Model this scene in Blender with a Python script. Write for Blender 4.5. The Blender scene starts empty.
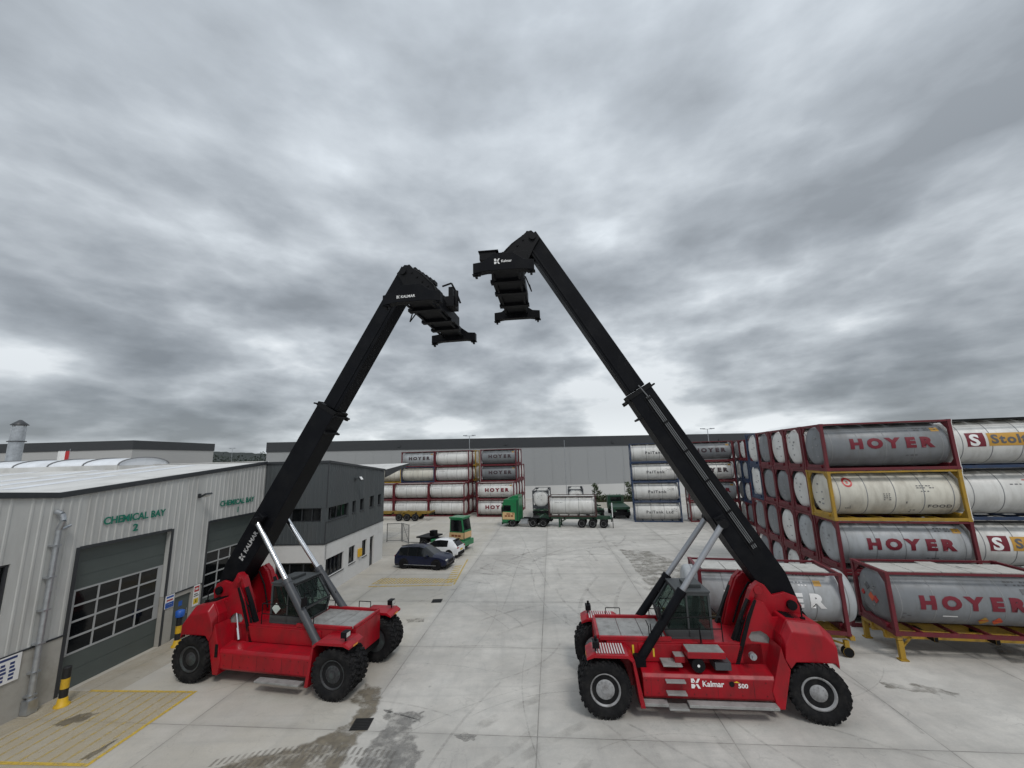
import bpy, bmesh, math, random
from mathutils import Vector, Matrix
random.seed(7)
R = math.radians
scene = bpy.context.scene
col = scene.collection

# ------------------------------------------------------------------ camera
CAM_H, F_PX, PITCH, ROLL = 9.05, 400.0, 0.180, 0.028
cd = bpy.data.cameras.new("camera")
cam = bpy.data.objects.new("camera", cd)
col.objects.link(cam)
cd.sensor_width = 36.0
cd.lens = 36.0 * F_PX / 1024.0
cd.clip_start, cd.clip_end = 0.1, 4000
_r = Vector((1, 0, 0)); _f = Vector((0, math.cos(PITCH), math.sin(PITCH))); _u = Vector((0, -math.sin(PITCH), math.cos(PITCH)))
cr, sr = math.cos(ROLL), math.sin(ROLL)
xa = _r * cr - _u * sr          # image right
ya = _r * sr + _u * cr          # image up
m3 = Matrix((xa, ya, -_f)).transposed()
cam.matrix_world = Matrix.Translation((0, 0, CAM_H)) @ m3.to_4x4()
scene.camera = cam

# ------------------------------------------------------------------ world: Nishita daylight under a broken overcast deck
SUN_EL, SUN_AZ = R(52), R(155)          # azimuth clockwise from +Y: behind the camera, a little to the right
world = bpy.data.worlds.new("World"); scene.world = world
world.use_nodes = True
nt = world.node_tree; nt.nodes.clear()
def wn(t, **k):
    n = nt.nodes.new(t)
    for a, b in k.items(): setattr(n, a, b)
    return n
def wl(a, b): nt.links.new(a, b)
def wm(op, a=None, b=None, c=None, clamp=False):
    n = wn('ShaderNodeMath', operation=op); n.use_clamp = clamp
    for i, v in enumerate((a, b, c)):
        if v is None: continue
        if isinstance(v, (int, float)): n.inputs[i].default_value = v
        else: wl(v, n.inputs[i])
    return n.outputs[0]
sky = wn('ShaderNodeTexSky', sky_type='NISHITA', sun_disc=False, sun_elevation=SUN_EL, sun_rotation=SUN_AZ)
tc = wn('ShaderNodeTexCoord'); sx = wn('ShaderNodeSeparateXYZ'); wl(tc.outputs['Generated'], sx.inputs[0])
zc = wm('MAXIMUM', sx.outputs[2], 0.0)
den = wm('ADD', zc, 0.13)
px_ = wm('DIVIDE', sx.outputs[0], den); py_ = wm('DIVIDE', sx.outputs[1], den)
cx = wn('ShaderNodeCombineXYZ'); wl(px_, cx.inputs[0]); wl(py_, cx.inputs[1]); cx.inputs[2].default_value = 0.37
def wnoise(scale, detail, rough, dist=0.0, off=(0, 0, 0), stretch=(1, 1, 1), rot=0, src=None):
    mp = wn('ShaderNodeMapping'); mp.inputs['Location'].default_value = off; mp.inputs['Scale'].default_value = stretch; mp.inputs['Rotation'].default_value = (0, 0, rot)
    wl(src or cx.outputs[0], mp.inputs[0])
    n = wn('ShaderNodeTexNoise'); n.inputs['Scale'].default_value = scale; n.inputs['Detail'].default_value = detail
    n.inputs['Roughness'].default_value = rough; n.inputs['Distortion'].default_value = dist
    wl(mp.outputs[0], n.inputs['Vector']); return n.outputs['Fac']
D3 = tc.outputs['Generated']
low = wm('SUBTRACT', 1.0, wm('DIVIDE', zc, 0.62), clamp=True)
deck = wnoise(0.85, 7.0, 0.50, 0.0, (4.3, 1.9, 0), (1.0, 0.85, 1), 0.3)                 # the cloud deck in plan
lump = wnoise(2.7, 9.0, 0.53, 0.0, (0.9, 0.35, 0.2), (1, 1, 2.4), 0, D3)                 # heaps seen side-on
billow = wm('ABSOLUTE', wm('SUBTRACT', wm('MULTIPLY', wnoise(3.9, 8.0, 0.50, 0.0, (2.1, 0.6, 1.2), (1, 1, 2.3), 0, D3), 2.0), 1.0))
soft = wnoise(1.5, 2.0, 0.4, 0.0, (1.2, 3.4, 0.5), (1, 1, 1.4), 0, D3)
v = wm('ADD', wm('MULTIPLY', deck, 0.42), wm('MULTIPLY', soft, 0.28))
v = wm('ADD', v, wm('MULTIPLY', lump, 0.30))
v = wm('ADD', v, wm('MULTIPLY', wm('MULTIPLY', wm('SUBTRACT', lump, 0.5), low), 0.55))
v = wm('SUBTRACT', v, wm('MULTIPLY', wm('SUBTRACT', billow, 0.22), wm('ADD', 0.07, wm('MULTIPLY', low, 0.20))))
ramp = wn('ShaderNodeValToRGB'); wl(v, ramp.inputs[0])
el = ramp.color_ramp.elements
el[0].position = 0.385; el[0].color = (0.215, 0.236, 0.258, 1)
el[1].position = 0.64; el[1].color = (0.76, 0.80, 0.83, 1)
e = el.new(0.45); e.color = (0.285, 0.312, 0.340, 1)
e = el.new(0.51); e.color = (0.385, 0.417, 0.448, 1)
e = el.new(0.57); e.color = (0.52, 0.56, 0.595, 1)
# overcast luminance: brighter overhead (CIE overcast) and a pale strip low at the horizon
lum = wm('ADD', 0.86, wm('MULTIPLY', wm('POWER', zc, 1.5), 1.55))
strip = wm('MULTIPLY', wm('SUBTRACT', 1.0, wm('DIVIDE', zc, 0.11), clamp=True), 0.30)
lum = wm('ADD', lum, strip)
cm = wn('ShaderNodeVectorMath', operation='SCALE'); wl(ramp.outputs[0], cm.inputs[0]); wl(wm('MULTIPLY', lum, 10.0), cm.inputs['Scale'])
mx = wn('ShaderNodeMix', data_type='RGBA'); mx.inputs[0].default_value = 0.94
wl(sky.outputs[0], mx.inputs[6]); wl(cm.outputs[0], mx.inputs[7])
bg = wn('ShaderNodeBackground'); bg.inputs[1].default_value = 0.10; wl(mx.outputs[2], bg.inputs[0])
wo = wn('ShaderNodeOutputWorld'); wl(bg.outputs[0], wo.inputs[0])

sd = bpy.data.lights.new("sun", 'SUN'); sd.energy = 1.1; sd.angle = R(14); sd.color = (1.0, 0.965, 0.92)
sun = bpy.data.objects.new("sun", sd); col.objects.link(sun)
sdir = Vector((math.sin(SUN_AZ) * math.cos(SUN_EL), math.cos(SUN_AZ) * math.cos(SUN_EL), math.sin(SUN_EL)))
sun.rotation_euler = sdir.to_track_quat('Z', 'Y').to_euler()
vs = scene.view_settings
vs.view_transform = 'Standard'; vs.look = 'None'; vs.exposure = 0.10; vs.gamma = 1.0; vs.use_curve_mapping = False
scene.cycles.max_bounces = 6; scene.cycles.transparent_max_bounces = 8

# ------------------------------------------------------------------ materials
MATS = {}
def pm(name, color, rough=0.6, metal=0.0, var=0.12, vscale=1.5, dirt=None, damt=0.0, dscale=1.2, stretch=(1, 1, 1), bump=0.0, bscale=20, spec=0.5, coat=0.0, world_co=False):
    """principled paint / metal / concrete with cloudy tone variation, a dirt layer with its own shapes and fine bump"""
    if name in MATS: return MATS[name]
    m = bpy.data.materials.new(name); m.use_nodes = True; t = m.node_tree; N = t.nodes; L = t.links
    b = N['Principled BSDF']; b.inputs['Roughness'].default_value = rough; b.inputs['Metallic'].default_value = metal
    b.inputs['Specular IOR Level'].default_value = spec; b.inputs['Coat Weight'].default_value = coat
    tcn = N.new('ShaderNodeTexCoord'); oi = N.new('ShaderNodeObjectInfo')
    mp = N.new('ShaderNodeMapping'); mp.inputs['Scale'].default_value = stretch
    if world_co:
        ge = N.new('ShaderNodeNewGeometry'); L.new(ge.outputs['Position'], mp.inputs[0])
    else:
        ad = N.new('ShaderNodeVectorMath'); ad.operation = 'ADD'
        sc = N.new('ShaderNodeMath'); sc.operation = 'MULTIPLY'; sc.inputs[1].default_value = 57.0; L.new(oi.outputs['Random'], sc.inputs[0])
        L.new(tcn.outputs['Object'], ad.inputs[0]); L.new(sc.outputs[0], ad.inputs[1]); L.new(ad.outputs[0], mp.inputs[0])
    n1 = N.new('ShaderNodeTexNoise'); n1.inputs['Scale'].default_value = vscale; n1.inputs['Detail'].default_value = 6; L.new(mp.outputs[0], n1.inputs['Vector'])
    mr = N.new('ShaderNodeMapRange'); mr.inputs[1].default_value = 0.25; mr.inputs[2].default_value = 0.75
    mr.inputs[3].default_value = 1 - var; mr.inputs[4].default_value = 1 + var; L.new(n1.outputs['Fac'], mr.inputs[0])
    vmn = N.new('ShaderNodeVectorMath'); vmn.operation = 'SCALE'; vmn.inputs[0].default_value = color; L.new(mr.outputs[0], vmn.inputs['Scale'])
    out = vmn.outputs[0]
    if dirt:
        n2 = N.new('ShaderNodeTexNoise'); n2.inputs['Scale'].default_value = dscale; n2.inputs['Detail'].default_value = 8; n2.inputs['Roughness'].default_value = 0.65
        L.new(mp.outputs[0], n2.inputs['Vector'])
        r2 = N.new('ShaderNodeMapRange'); r2.inputs[1].default_value = 0.46; r2.inputs[2].default_value = 0.72; r2.inputs[3].default_value = 0; r2.inputs[4].default_value = damt
        L.new(n2.outputs['Fac'], r2.inputs[0])
        mxn = N.new('ShaderNodeMix'); mxn.data_type = 'RGBA'; L.new(r2.outputs[0], mxn.inputs[0]); L.new(out, mxn.inputs[6]); mxn.inputs[7].default_value = (*dirt, 1)
        out = mxn.outputs[2]
        rr = N.new('ShaderNodeMapRange'); rr.inputs[3].default_value = rough; rr.inputs[4].default_value = min(1, rough + 0.3); L.new(r2.outputs[0], rr.inputs[0]); L.new(rr.outputs[0], b.inputs['Roughness'])
    L.new(out, b.inputs['Base Color'])
    if bump:
        n3 = N.new('ShaderNodeTexNoise'); n3.inputs['Scale'].default_value = bscale; n3.inputs['Detail'].default_value = 4; L.new(tcn.outputs['Object'], n3.inputs['Vector'])
        bn = N.new('ShaderNodeBump'); bn.inputs['Strength'].default_value = bump; bn.inputs['Distance'].default_value = 0.02; L.new(n3.outputs['Fac'], bn.inputs['Height']); L.new(bn.outputs[0], b.inputs['Normal'])
    MATS[name] = m; return m

def worn(name, color, cover=0.5, scale=3.0, rough=0.8, soft=0.08, strength=1.0):
    """thin layer with gaps: worn floor paint, stains, tyre rubber"""
    m = bpy.data.materials.new(name); m.use_nodes = True; t = m.node_tree; N = t.nodes; L = t.links
    b = N['Principled BSDF']; b.inputs['Roughness'].default_value = rough; b.inputs['Base Color'].default_value = (*color, 1)
    ge = N.new('ShaderNodeNewGeometry'); n = N.new('ShaderNodeTexNoise'); n.inputs['Scale'].default_value = scale; n.inputs['Detail'].default_value = 8; n.inputs['Roughness'].default_value = 0.65
    L.new(ge.outputs['Position'], n.inputs['Vector'])
    r = N.new('ShaderNodeMapRange'); r.inputs[1].default_value = 0.5 - (cover - 0.5) * 0.5 - soft; r.inputs[2].default_value = 0.5 - (cover - 0.5) * 0.5 + soft
    r.inputs[4].default_value = strength
    L.new(n.outputs['Fac'], r.inputs[0])
    L.new(r.outputs[0], b.inputs['Alpha'])
    MATS[name] = m; return m

def glass_mat(name, tint, mix=0.55):
    m = bpy.data.materials.new(name); m.use_nodes = True; t = m.node_tree; N = t.nodes; L = t.links
    b = N['Principled BSDF']; b.inputs['Base Color'].default_value = (*tint, 1); b.inputs['Roughness'].default_value = 0.04
    tr = N.new('ShaderNodeBsdfTransparent'); tr.inputs[0].default_value = (0.75, 0.85, 0.82, 1)
    ms = N.new('ShaderNodeMixShader'); ms.inputs[0].default_value = mix
    L.new(tr.outputs[0], ms.inputs[1]); L.new(b.outputs[0], ms.inputs[2]); L.new(ms.outputs[0], N['Material Output'].inputs[0])
    MATS[name] = m; return m

GRIME = (0.10, 0.085, 0.065)
RED = pm('machine_red', (0.315, 0.004, 0.012), 0.32, var=0.16, vscale=0.9, dirt=(0.09, 0.015, 0.015), damt=0.6, dscale=2.2, spec=0.36, stretch=(1, 1, 0.5))
NAVY = pm('boom_charcoal', (0.0045, 0.005, 0.007), 0.5, var=0.3, vscale=1.2, dirt=(0.022, 0.022, 0.022), damt=0.30, dscale=1.6, spec=0.12)
BLACK = pm('black_steel', (0.005, 0.005, 0.006), 0.55, var=0.25, spec=0.2)
RUBBER = pm('tyre_rubber', (0.010, 0.010, 0.011), 0.9, var=0.3, vscale=4, spec=0.2, dirt=(0.05, 0.047, 0.044), damt=0.45, dscale=3)
RIMG = pm('rim_silver', (0.31, 0.31, 0.315), 0.5, 0.1, var=0.15, vscale=3, dirt=(0.10, 0.09, 0.08), damt=0.7, dscale=4)
RIMD = pm('rim_dark', (0.028, 0.028, 0.031), 0.6, var=0.2, vscale=3, dirt=(0.08, 0.12, 0.11), damt=0.5, dscale=4)
CHROME = pm('chrome_rod', (0.80, 0.81, 0.83), 0.16, 1.0, var=0.03)
GREYROD = pm('dull_rod', (0.34, 0.35, 0.37), 0.4, 0.55, var=0.05)
CYLG = pm('cylinder_grey', (0.055, 0.059, 0.066), 0.45, var=0.15)
TREAD = pm('tread_plate', (0.30, 0.30, 0.29), 0.55, 0.2, var=0.2, vscale=3, dirt=(0.10, 0.095, 0.085), damt=0.6, dscale=2.5, bump=0.4, bscale=60)
WHITE = pm('white_letter', (0.78, 0.78, 0.77), 0.5, var=0.05)
YEL = pm('yellow_paint', (0.62, 0.36, 0.02), 0.5, var=0.15, dirt=GRIME, damt=0.45)
GLASS = glass_mat('cab_glass', (0.012, 0.022, 0.019), 0.32)
DGLASS = pm('dark_window_glass', (0.006, 0.007, 0.008), 0.07, var=0.3, vscale=0.8, spec=0.45)
SEATB = pm('cab_interior', (0.02, 0.02, 0.022), 0.8)
LAMPG = pm('lamp_lens', (0.55, 0.55, 0.52), 0.15, var=0.05)
AMBER = pm('amber_lens', (0.70, 0.25, 0.02), 0.3, var=0.05)

# ------------------------------------------------------------------ mesh builder
class MB:
    def __init__(s): s.v = []; s.f = []; s.sm = []; s.mi = []
    def add(s, vs_, fs, smooth=False, mi=0, M=None):
        o = len(s.v)
        for p in vs_:
            p = Vector(p); s.v.append(M @ p if M else p)
        for f in fs:
            s.f.append([o + i for i in f]); s.sm.append(smooth); s.mi.append(mi)
        return s
    def box(s, x0, x1, y0, y1, z0, z1, M=None, mi=0):
        return s.add([(x0, y0, z0), (x1, y0, z0), (x1, y1, z0), (x0, y1, z0), (x0, y0, z1), (x1, y0, z1), (x1, y1, z1), (x0, y1, z1)],
              [(0, 3, 2, 1), (4, 5, 6, 7), (0, 1, 5, 4), (1, 2, 6, 5), (2, 3, 7, 6), (3, 0, 4, 7)], False, mi, M)
    def frame_of(s, p, q, up=(0, 0, 1)):
        p, q = Vector(p), Vector(q); d = (q - p).normalized(); up = Vector(up)
        if abs(d.dot(up)) > 0.98: up = Vector((1, 0, 0))
        a = d.cross(up).normalized(); b = a.cross(d).normalized(); return p, q, d, a, b
    def beam(s, p, q, w, h, up=(0, 0, 1), w2=None, h2=None, mi=0):
        p, q, d, a, b = s.frame_of(p, q, up); w2 = w2 or w; h2 = h2 or h
        vv = [p - a * w / 2 - b * h / 2, p + a * w / 2 - b * h / 2, p + a * w / 2 + b * h / 2, p - a * w / 2 + b * h / 2,
              q - a * w2 / 2 - b * h2 / 2, q + a * w2 / 2 - b * h2 / 2, q + a * w2 / 2 + b * h2 / 2, q - a * w2 / 2 + b * h2 / 2]
        return s.add(vv, [(0, 1, 2, 3), (7, 6, 5, 4), (4, 5, 1, 0), (5, 6, 2, 1), (6, 7, 3, 2), (7, 4, 0, 3)], False, mi)
    def tube(s, p, q, r, r2=None, n=12, caps=True, mi=0):
        r2 = r if r2 is None else r2
        p, q, d, a, b = s.frame_of(p, q)
        vv = []; 
        for c, rr in ((p, r), (q, r2)):
            for i in range(n):
                t = 2 * math.pi * i / n; vv.append(c + a * math.cos(t) * rr + b * math.sin(t) * rr)
        s.add(vv, [(i, (i + 1) % n, n + (i + 1) % n, n + i) for i in range(n)], True, mi)
        if caps: s.add(vv, [tuple(range(n))[::-1], tuple(range(n, 2 * n))], False, mi)
        return s
    def path(s, pts, r, n=8, mi=0):
        for a, b in zip(pts, pts[1:]): s.tube(a, b, r, n=n, mi=mi)
        return s
    def lathe(s, prof, axis='x', c=(0, 0, 0), n=32, smooth=True, mi=0, M=None):
        """prof: list of (along, radius)"""
        c = Vector(c); vv = []
        for a, r in prof:
            for i in range(n):
                t = 2 * math.pi * i / n; u_, w_ = math.cos(t) * r, math.sin(t) * r
                vv.append(c + Vector({'x': (a, u_, w_), 'y': (u_, a, w_), 'z': (u_, w_, a)}[axis]))
        k = len(prof)
        fs = [(j * n + i, j * n + (i + 1) % n, (j + 1) * n + (i + 1) % n, (j + 1) * n + i) for j in range(k - 1) for i in range(n)]
        s.add(vv, fs, smooth, mi, M)
        s.add(vv[:n], [tuple(range(n))], False, mi, M); s.add(vv[-n:], [tuple(range(n))], False, mi, M)
        return s
    def prism(s, poly, c0, c1, plane='xz', mi=0, M=None, poly2=None):
        n = len(poly); P = {'xz': lambda a, b, c: (a, c, b), 'xy': lambda a, b, c: (a, b, c), 'yz': lambda a, b, c: (c, a, b)}[plane]
        vv = [P(a, b, c0) for a, b in poly] + [P(a, b, c1) for a, b in (poly2 or poly)]
        return s.add(vv, [tuple(range(n)), tuple(range(n, 2 * n))[::-1]] + [(i, (i + 1) % n, n + (i + 1) % n, n + i) for i in range(n)], False, mi, M)
    def quad(s, a, b, c, d, mi=0): return s.add([a, b, c, d], [(0, 1, 2, 3)], False, mi)
    def mesh(s, name, mats, bevel=0.0, recalc=True):
        me = bpy.data.meshes.new(name); me.from_pydata([tuple(p) for p in s.v], [], s.f)
        for i, p in enumerate(me.polygons): p.use_smooth = s.sm[i]; p.material_index = s.mi[i]
        for m in (mats if isinstance(mats, (list, tuple)) else [mats]): me.materials.append(m)
        bm = bmesh.new(); bm.from_mesh(me)
        if bevel:
            bmesh.ops.remove_doubles(bm, verts=bm.verts, dist=0.0002)
            ed = [e for e in bm.edges if len(e.link_faces) == 2 and e.calc_face_angle(0) > R(28) and not (e.link_faces[0].smooth and e.link_faces[1].smooth)]
            bmesh.ops.recalc_face_normals(bm, faces=bm.faces)
            bmesh.ops.bevel(bm, geom=ed, offset=bevel, segments=2, affect='EDGES', clamp_overlap=True, profile=0.5)
        if recalc: bmesh.ops.recalc_face_normals(bm, faces=bm.faces)
        bm.to_mesh(me); bm.free(); return me
    def build(s, name, mats, parent=None, bevel=0.0, recalc=True):
        return link(name, s.mesh(name, mats, bevel, recalc), parent)
def link(name, me, parent=None, mat=None):
    o = bpy.data.objects.new(name, me); col.objects.link(o)
    if parent: o.parent = parent
    if mat:
        for i, m in enumerate(mat if isinstance(mat, (list, tuple)) else [mat]):
            if i < len(o.material_slots): o.material_slots[i].link = 'OBJECT'; o.material_slots[i].material = m
    return o
def thing(name, label, cat, loc=(0, 0, 0), rz=0.0, group=None):
    o = bpy.data.objects.new(name, None); col.objects.link(o); o.location = loc; o.rotation_euler = (0, 0, rz); o.empty_display_size = 0.3
    o['label'] = label; o['category'] = cat
    if group: o['group'] = group
    return o
def tag(o, label, cat, group=None):
    o['label'] = label; o['category'] = cat
    if group: o['group'] = group
    return o
def struct(o, kind='structure'): o['kind'] = kind; return o

_tx = {}
def text_geo(s, size, xs=1.0, off=0.0, cuts=0):
    """flat lettering: verts (x,y) and faces, starting at x=0 on the baseline y=0"""
    key = (s, size, xs, off, cuts)
    if key in _tx: return _tx[key]
    c = bpy.data.curves.new('lettering_curve', 'FONT'); c.body = s; c.size = size; c.offset = off; c.resolution_u = 3
    o = bpy.data.objects.new('lettering_tmp', c); col.objects.link(o)
    dg = bpy.context.evaluated_depsgraph_get(); dg.update()
    me = bpy.data.meshes.new_from_object(o.evaluated_get(dg))
    bm = bmesh.new(); bm.from_mesh(me)
    if cuts:
        for i in range(1, cuts):
            y = size * (-0.25 + 1.0 * i / cuts)
            bmesh.ops.bisect_plane(bm, geom=list(bm.verts) + list(bm.edges) + list(bm.faces), plane_co=(0, y, 0), plane_no=(0, 1, 0))
    bm.verts.ensure_lookup_table()
    vv = [(p.co.x * xs, p.co.y) for p in bm.verts]; ff = [tuple(q.index for q in f.verts) for f in bm.faces]
    bm.free(); bpy.data.objects.remove(o); bpy.data.curves.remove(c); bpy.data.meshes.remove(me)
    w = max(p[0] for p in vv); _tx[key] = (vv, ff, w); return _tx[key]
def text_flat(mb, s, size, origin, ex, ey, xs=1.0, off=0.0, mi=0, center=True, lift=0.004):
    vv, ff, w = text_geo(s, size, xs, off); o = Vector(origin); ex = Vector(ex).normalized(); ey = Vector(ey).normalized(); n = ex.cross(ey)
    sh = w / 2 if center else 0
    mb.add([o + ex * (a - sh) + ey * b + n * lift for a, b in vv], ff, False, mi)
def text_round(mb, s, size, x0, zbase, Rr, zc_, xs=1.0, off=0.0, mi=0, side=-1, gap=1.0):
    """lettering wrapped on a horizontal barrel whose axis is local x, on its y=side face; gap = letter spacing"""
    x = x0
    for ch in s:
        if ch == ' ': x += size * 0.45 * xs; continue
        vv, ff, w = text_geo(ch, size, xs, off, 8)
        out = []
        for a, b in vv:
            t = (zbase + b - zc_) / Rr; out.append(((x + a) if side < 0 else -(x + a), side * (Rr + 0.015) * math.cos(t), zc_ + (Rr + 0.015) * math.sin(t)))
        mb.add(out, ff, True, mi); x += w + size * 0.14 * gap
    return x
def barrel_patch(mb, x0, x1, z0, z1, Rr, zc_, mi=0, side=-1, n=6, lift=0.011):
    a0, a1 = math.asin((z0 - zc_) / Rr), math.asin((z1 - zc_) / Rr); vv = []
    for i in range(n + 1):
        t = a0 + (a1 - a0) * i / n
        for x in (x0, x1): vv.append((x, side * (Rr + lift) * math.cos(t), zc_ + (Rr + lift) * math.sin(t)))
    mb.add(vv, [(2 * i, 2 * i + 1, 2 * i + 3, 2 * i + 2) for i in range(n)], True, mi)

# ------------------------------------------------------------------ ground
def ground_material():
    m = bpy.data.materials.new('yard_concrete'); m.use_nodes = True; t = m.node_tree; N = t.nodes; L = t.links
    b = N['Principled BSDF']; b.inputs['Specular IOR Level'].default_value = 0.35
    ge = N.new('ShaderNodeNewGeometry')
    def M(op, a, b_=None, c=None, clamp=False):
        n = N.new('ShaderNodeMath'); n.operation = op; n.use_clamp = clamp
        for i, v_ in enumerate((a, b_, c)):
            if v_ is None: continue
            if isinstance(v_, (int, float)): n.inputs[i].default_value = v_
            else: L.new(v_, n.inputs[i])
        return n.outputs[0]
    mp = N.new('ShaderNodeMapping'); mp.inputs['Rotation'].default_value = (0, 0, R(5.2)); L.new(ge.outputs['Position'], mp.inputs[0])
    sp = N.new('ShaderNodeSeparateXYZ'); L.new(mp.outputs[0], sp.inputs[0])
    lx, ly = sp.outputs[0], sp.outputs[1]
    def noise(scale, detail=6, rough=0.6, stretch=(1, 1, 1), rot=0, dist=0):
        q = N.new('ShaderNodeMapping'); q.inputs['Scale'].default_value = stretch; q.inputs['Rotation'].default_value = (0, 0, rot); L.new(ge.outputs['Position'], q.inputs[0])
        n = N.new('ShaderNodeTexNoise'); n.inputs['Scale'].default_value = scale; n.inputs['Detail'].default_value = detail; n.inputs['Roughness'].default_value = rough; n.inputs['Distortion'].default_value = dist
        L.new(q.outputs[0], n.inputs['Vector']); return n.outputs['Fac']
    def rng(f, a, b_, c=0.0, d=1.0):
        n = N.new('ShaderNodeMapRange'); L.new(f, n.inputs[0]); n.inputs[1].default_value = a; n.inputs[2].default_value = b_; n.inputs[3].default_value = c; n.inputs[4].default_value = d; return n.outputs[0]
    def mix(f, a, b_):
        n = N.new('ShaderNodeMix'); n.data_type = 'RGBA'
        if isinstance(f, float): n.inputs[0].default_value = f
        else: L.new(f, n.inputs[0])
        for i, q in ((6, a), (7, b_)):
            if isinstance(q, tuple): n.inputs[i].default_value = (*q, 1)
            else: L.new(q, n.inputs[i])
        return n.outputs[2]
    # joints, slab tones
    jx = M('ABSOLUTE', M('SUBTRACT', M('FRACT', M('DIVIDE', M('ADD', lx, 0.85 + 620), 6.2)), 0.5))   # 0.5 at a joint
    jy = M('ABSOLUTE', M('SUBTRACT', M('FRACT', M('DIVIDE', M('ADD', ly, -14.96 + 615), 6.15)), 0.5))
    wob = M('MULTIPLY', M('SUBTRACT', noise(6.0, 4), 0.5), 0.0022)
    jd = M('SUBTRACT', 0.5, M('ADD', M('MAXIMUM', jx, jy), wob))
    line = rng(jd, 0.0018, 0.0042, 1.0, 0.0)
    halo = M('MULTIPLY', rng(jd, 0.0, 0.05, 1.0, 0.0), noise(1.3, 6))
    cells = N.new('ShaderNodeTexWhiteNoise'); cells.noise_dimensions = '2D'
    cc = N.new('ShaderNodeCombineXYZ'); L.new(M('FLOOR', M('DIVIDE', M('ADD', lx, 0.85 + 620), 6.2)), cc.inputs[0]); L.new(M('FLOOR', M('DIVIDE', M('ADD', ly, -14.96 + 615), 6.15)), cc.inputs[1]); L.new(cc.outputs[0], cells.inputs['Vector'])
    tone = rng(cells.outputs['Value'], 0, 1, 0.93, 1.06)
    base = mix(rng(noise(0.22, 7, 0.62), 0.35, 0.68), (0.400, 0.380, 0.348), (0.550, 0.528, 0.488))
    base = mix(rng(noise(1.1, 8, 0.68), 0.42, 0.75, 0.0, 0.55), base, (0.30, 0.295, 0.28))
    # the lane beside the buildings is browner
    lane = M('MULTIPLY', rng(lx, -7.9, -7.0, 1.0, 0.0), rng(noise(0.35, 6), 0.3, 0.7, 0.15, 0.75))
    base = mix(lane, base, (0.42, 0.385, 0.32))
    # broom / traffic streaks in two directions
    st = rng(noise(1.0, 6, 0.65, (0.12, 2.6, 1), R(5)), 0.52, 0.78, 0.0, 0.30)
    base = mix(st, base, (0.26, 0.255, 0.245))
    st2 = rng(noise(1.0, 5, 0.6, (2.2, 0.10, 1), R(14)), 0.56, 0.8, 0.0, 0.30)
    base = mix(st2, base, (0.24, 0.235, 0.225))
    ar = rng(noise(0.5, 3, 0.5, (1, 1, 1), 0, 2.5), 0.485, 0.50, 0.0, 1.0)
    ar = M('MULTIPLY', M('MULTIPLY', ar, rng(noise(0.5, 3, 0.5, (1, 1, 1), 0, 2.5), 0.50, 0.515, 1.0, 0.0)), rng(noise(0.7, 5), 0.45, 0.65, 0.0, 0.35))
    base = mix(ar, base, (0.20, 0.195, 0.185))
    spots = rng(noise(2.3, 3, 0.5), 0.70, 0.76, 0.0, 0.5)
    base = mix(spots, base, (0.20, 0.195, 0.185))
    base = mix(M('MULTIPLY', halo, 0.45), base, (0.22, 0.21, 0.19))
    base = mix(M('MULTIPLY', line, rng(noise(0.6, 5), 0.35, 0.65, 0.15, 0.75)), base, (0.12, 0.115, 0.105))
    fin = N.new('ShaderNodeVectorMath'); fin.operation = 'SCALE'; L.new(base, fin.inputs[0]); L.new(tone, fin.inputs['Scale'])
    grain = rng(noise(18, 4, 0.7), 0.2, 0.8, 0.93, 1.07)
    fin2 = N.new('ShaderNodeVectorMath'); fin2.operation = 'SCALE'; L.new(fin.outputs[0], fin2.inputs[0]); L.new(grain, fin2.inputs['Scale'])
    L.new(fin2.outputs[0], b.inputs['Base Color'])
    L.new(rng(noise(0.8, 5), 0.3, 0.7, 0.62, 0.88), b.inputs['Roughness'])
    bn = N.new('ShaderNodeBump'); bn.inputs['Strength'].default_value = 0.35; bn.inputs['Distance'].default_value = 0.01
    L.new(M('SUBTRACT', noise(25, 4), M('MULTIPLY', line, 2.0)), bn.inputs['Height']); L.new(bn.outputs[0], b.inputs['Normal'])
    return m
g_ = MB(); g_.quad((-2500, -300, 0), (2500, -300, 0), (2500, 3000, 0), (-2500, 3000, 0))
struct(g_.build('ground', ground_material()))

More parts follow.
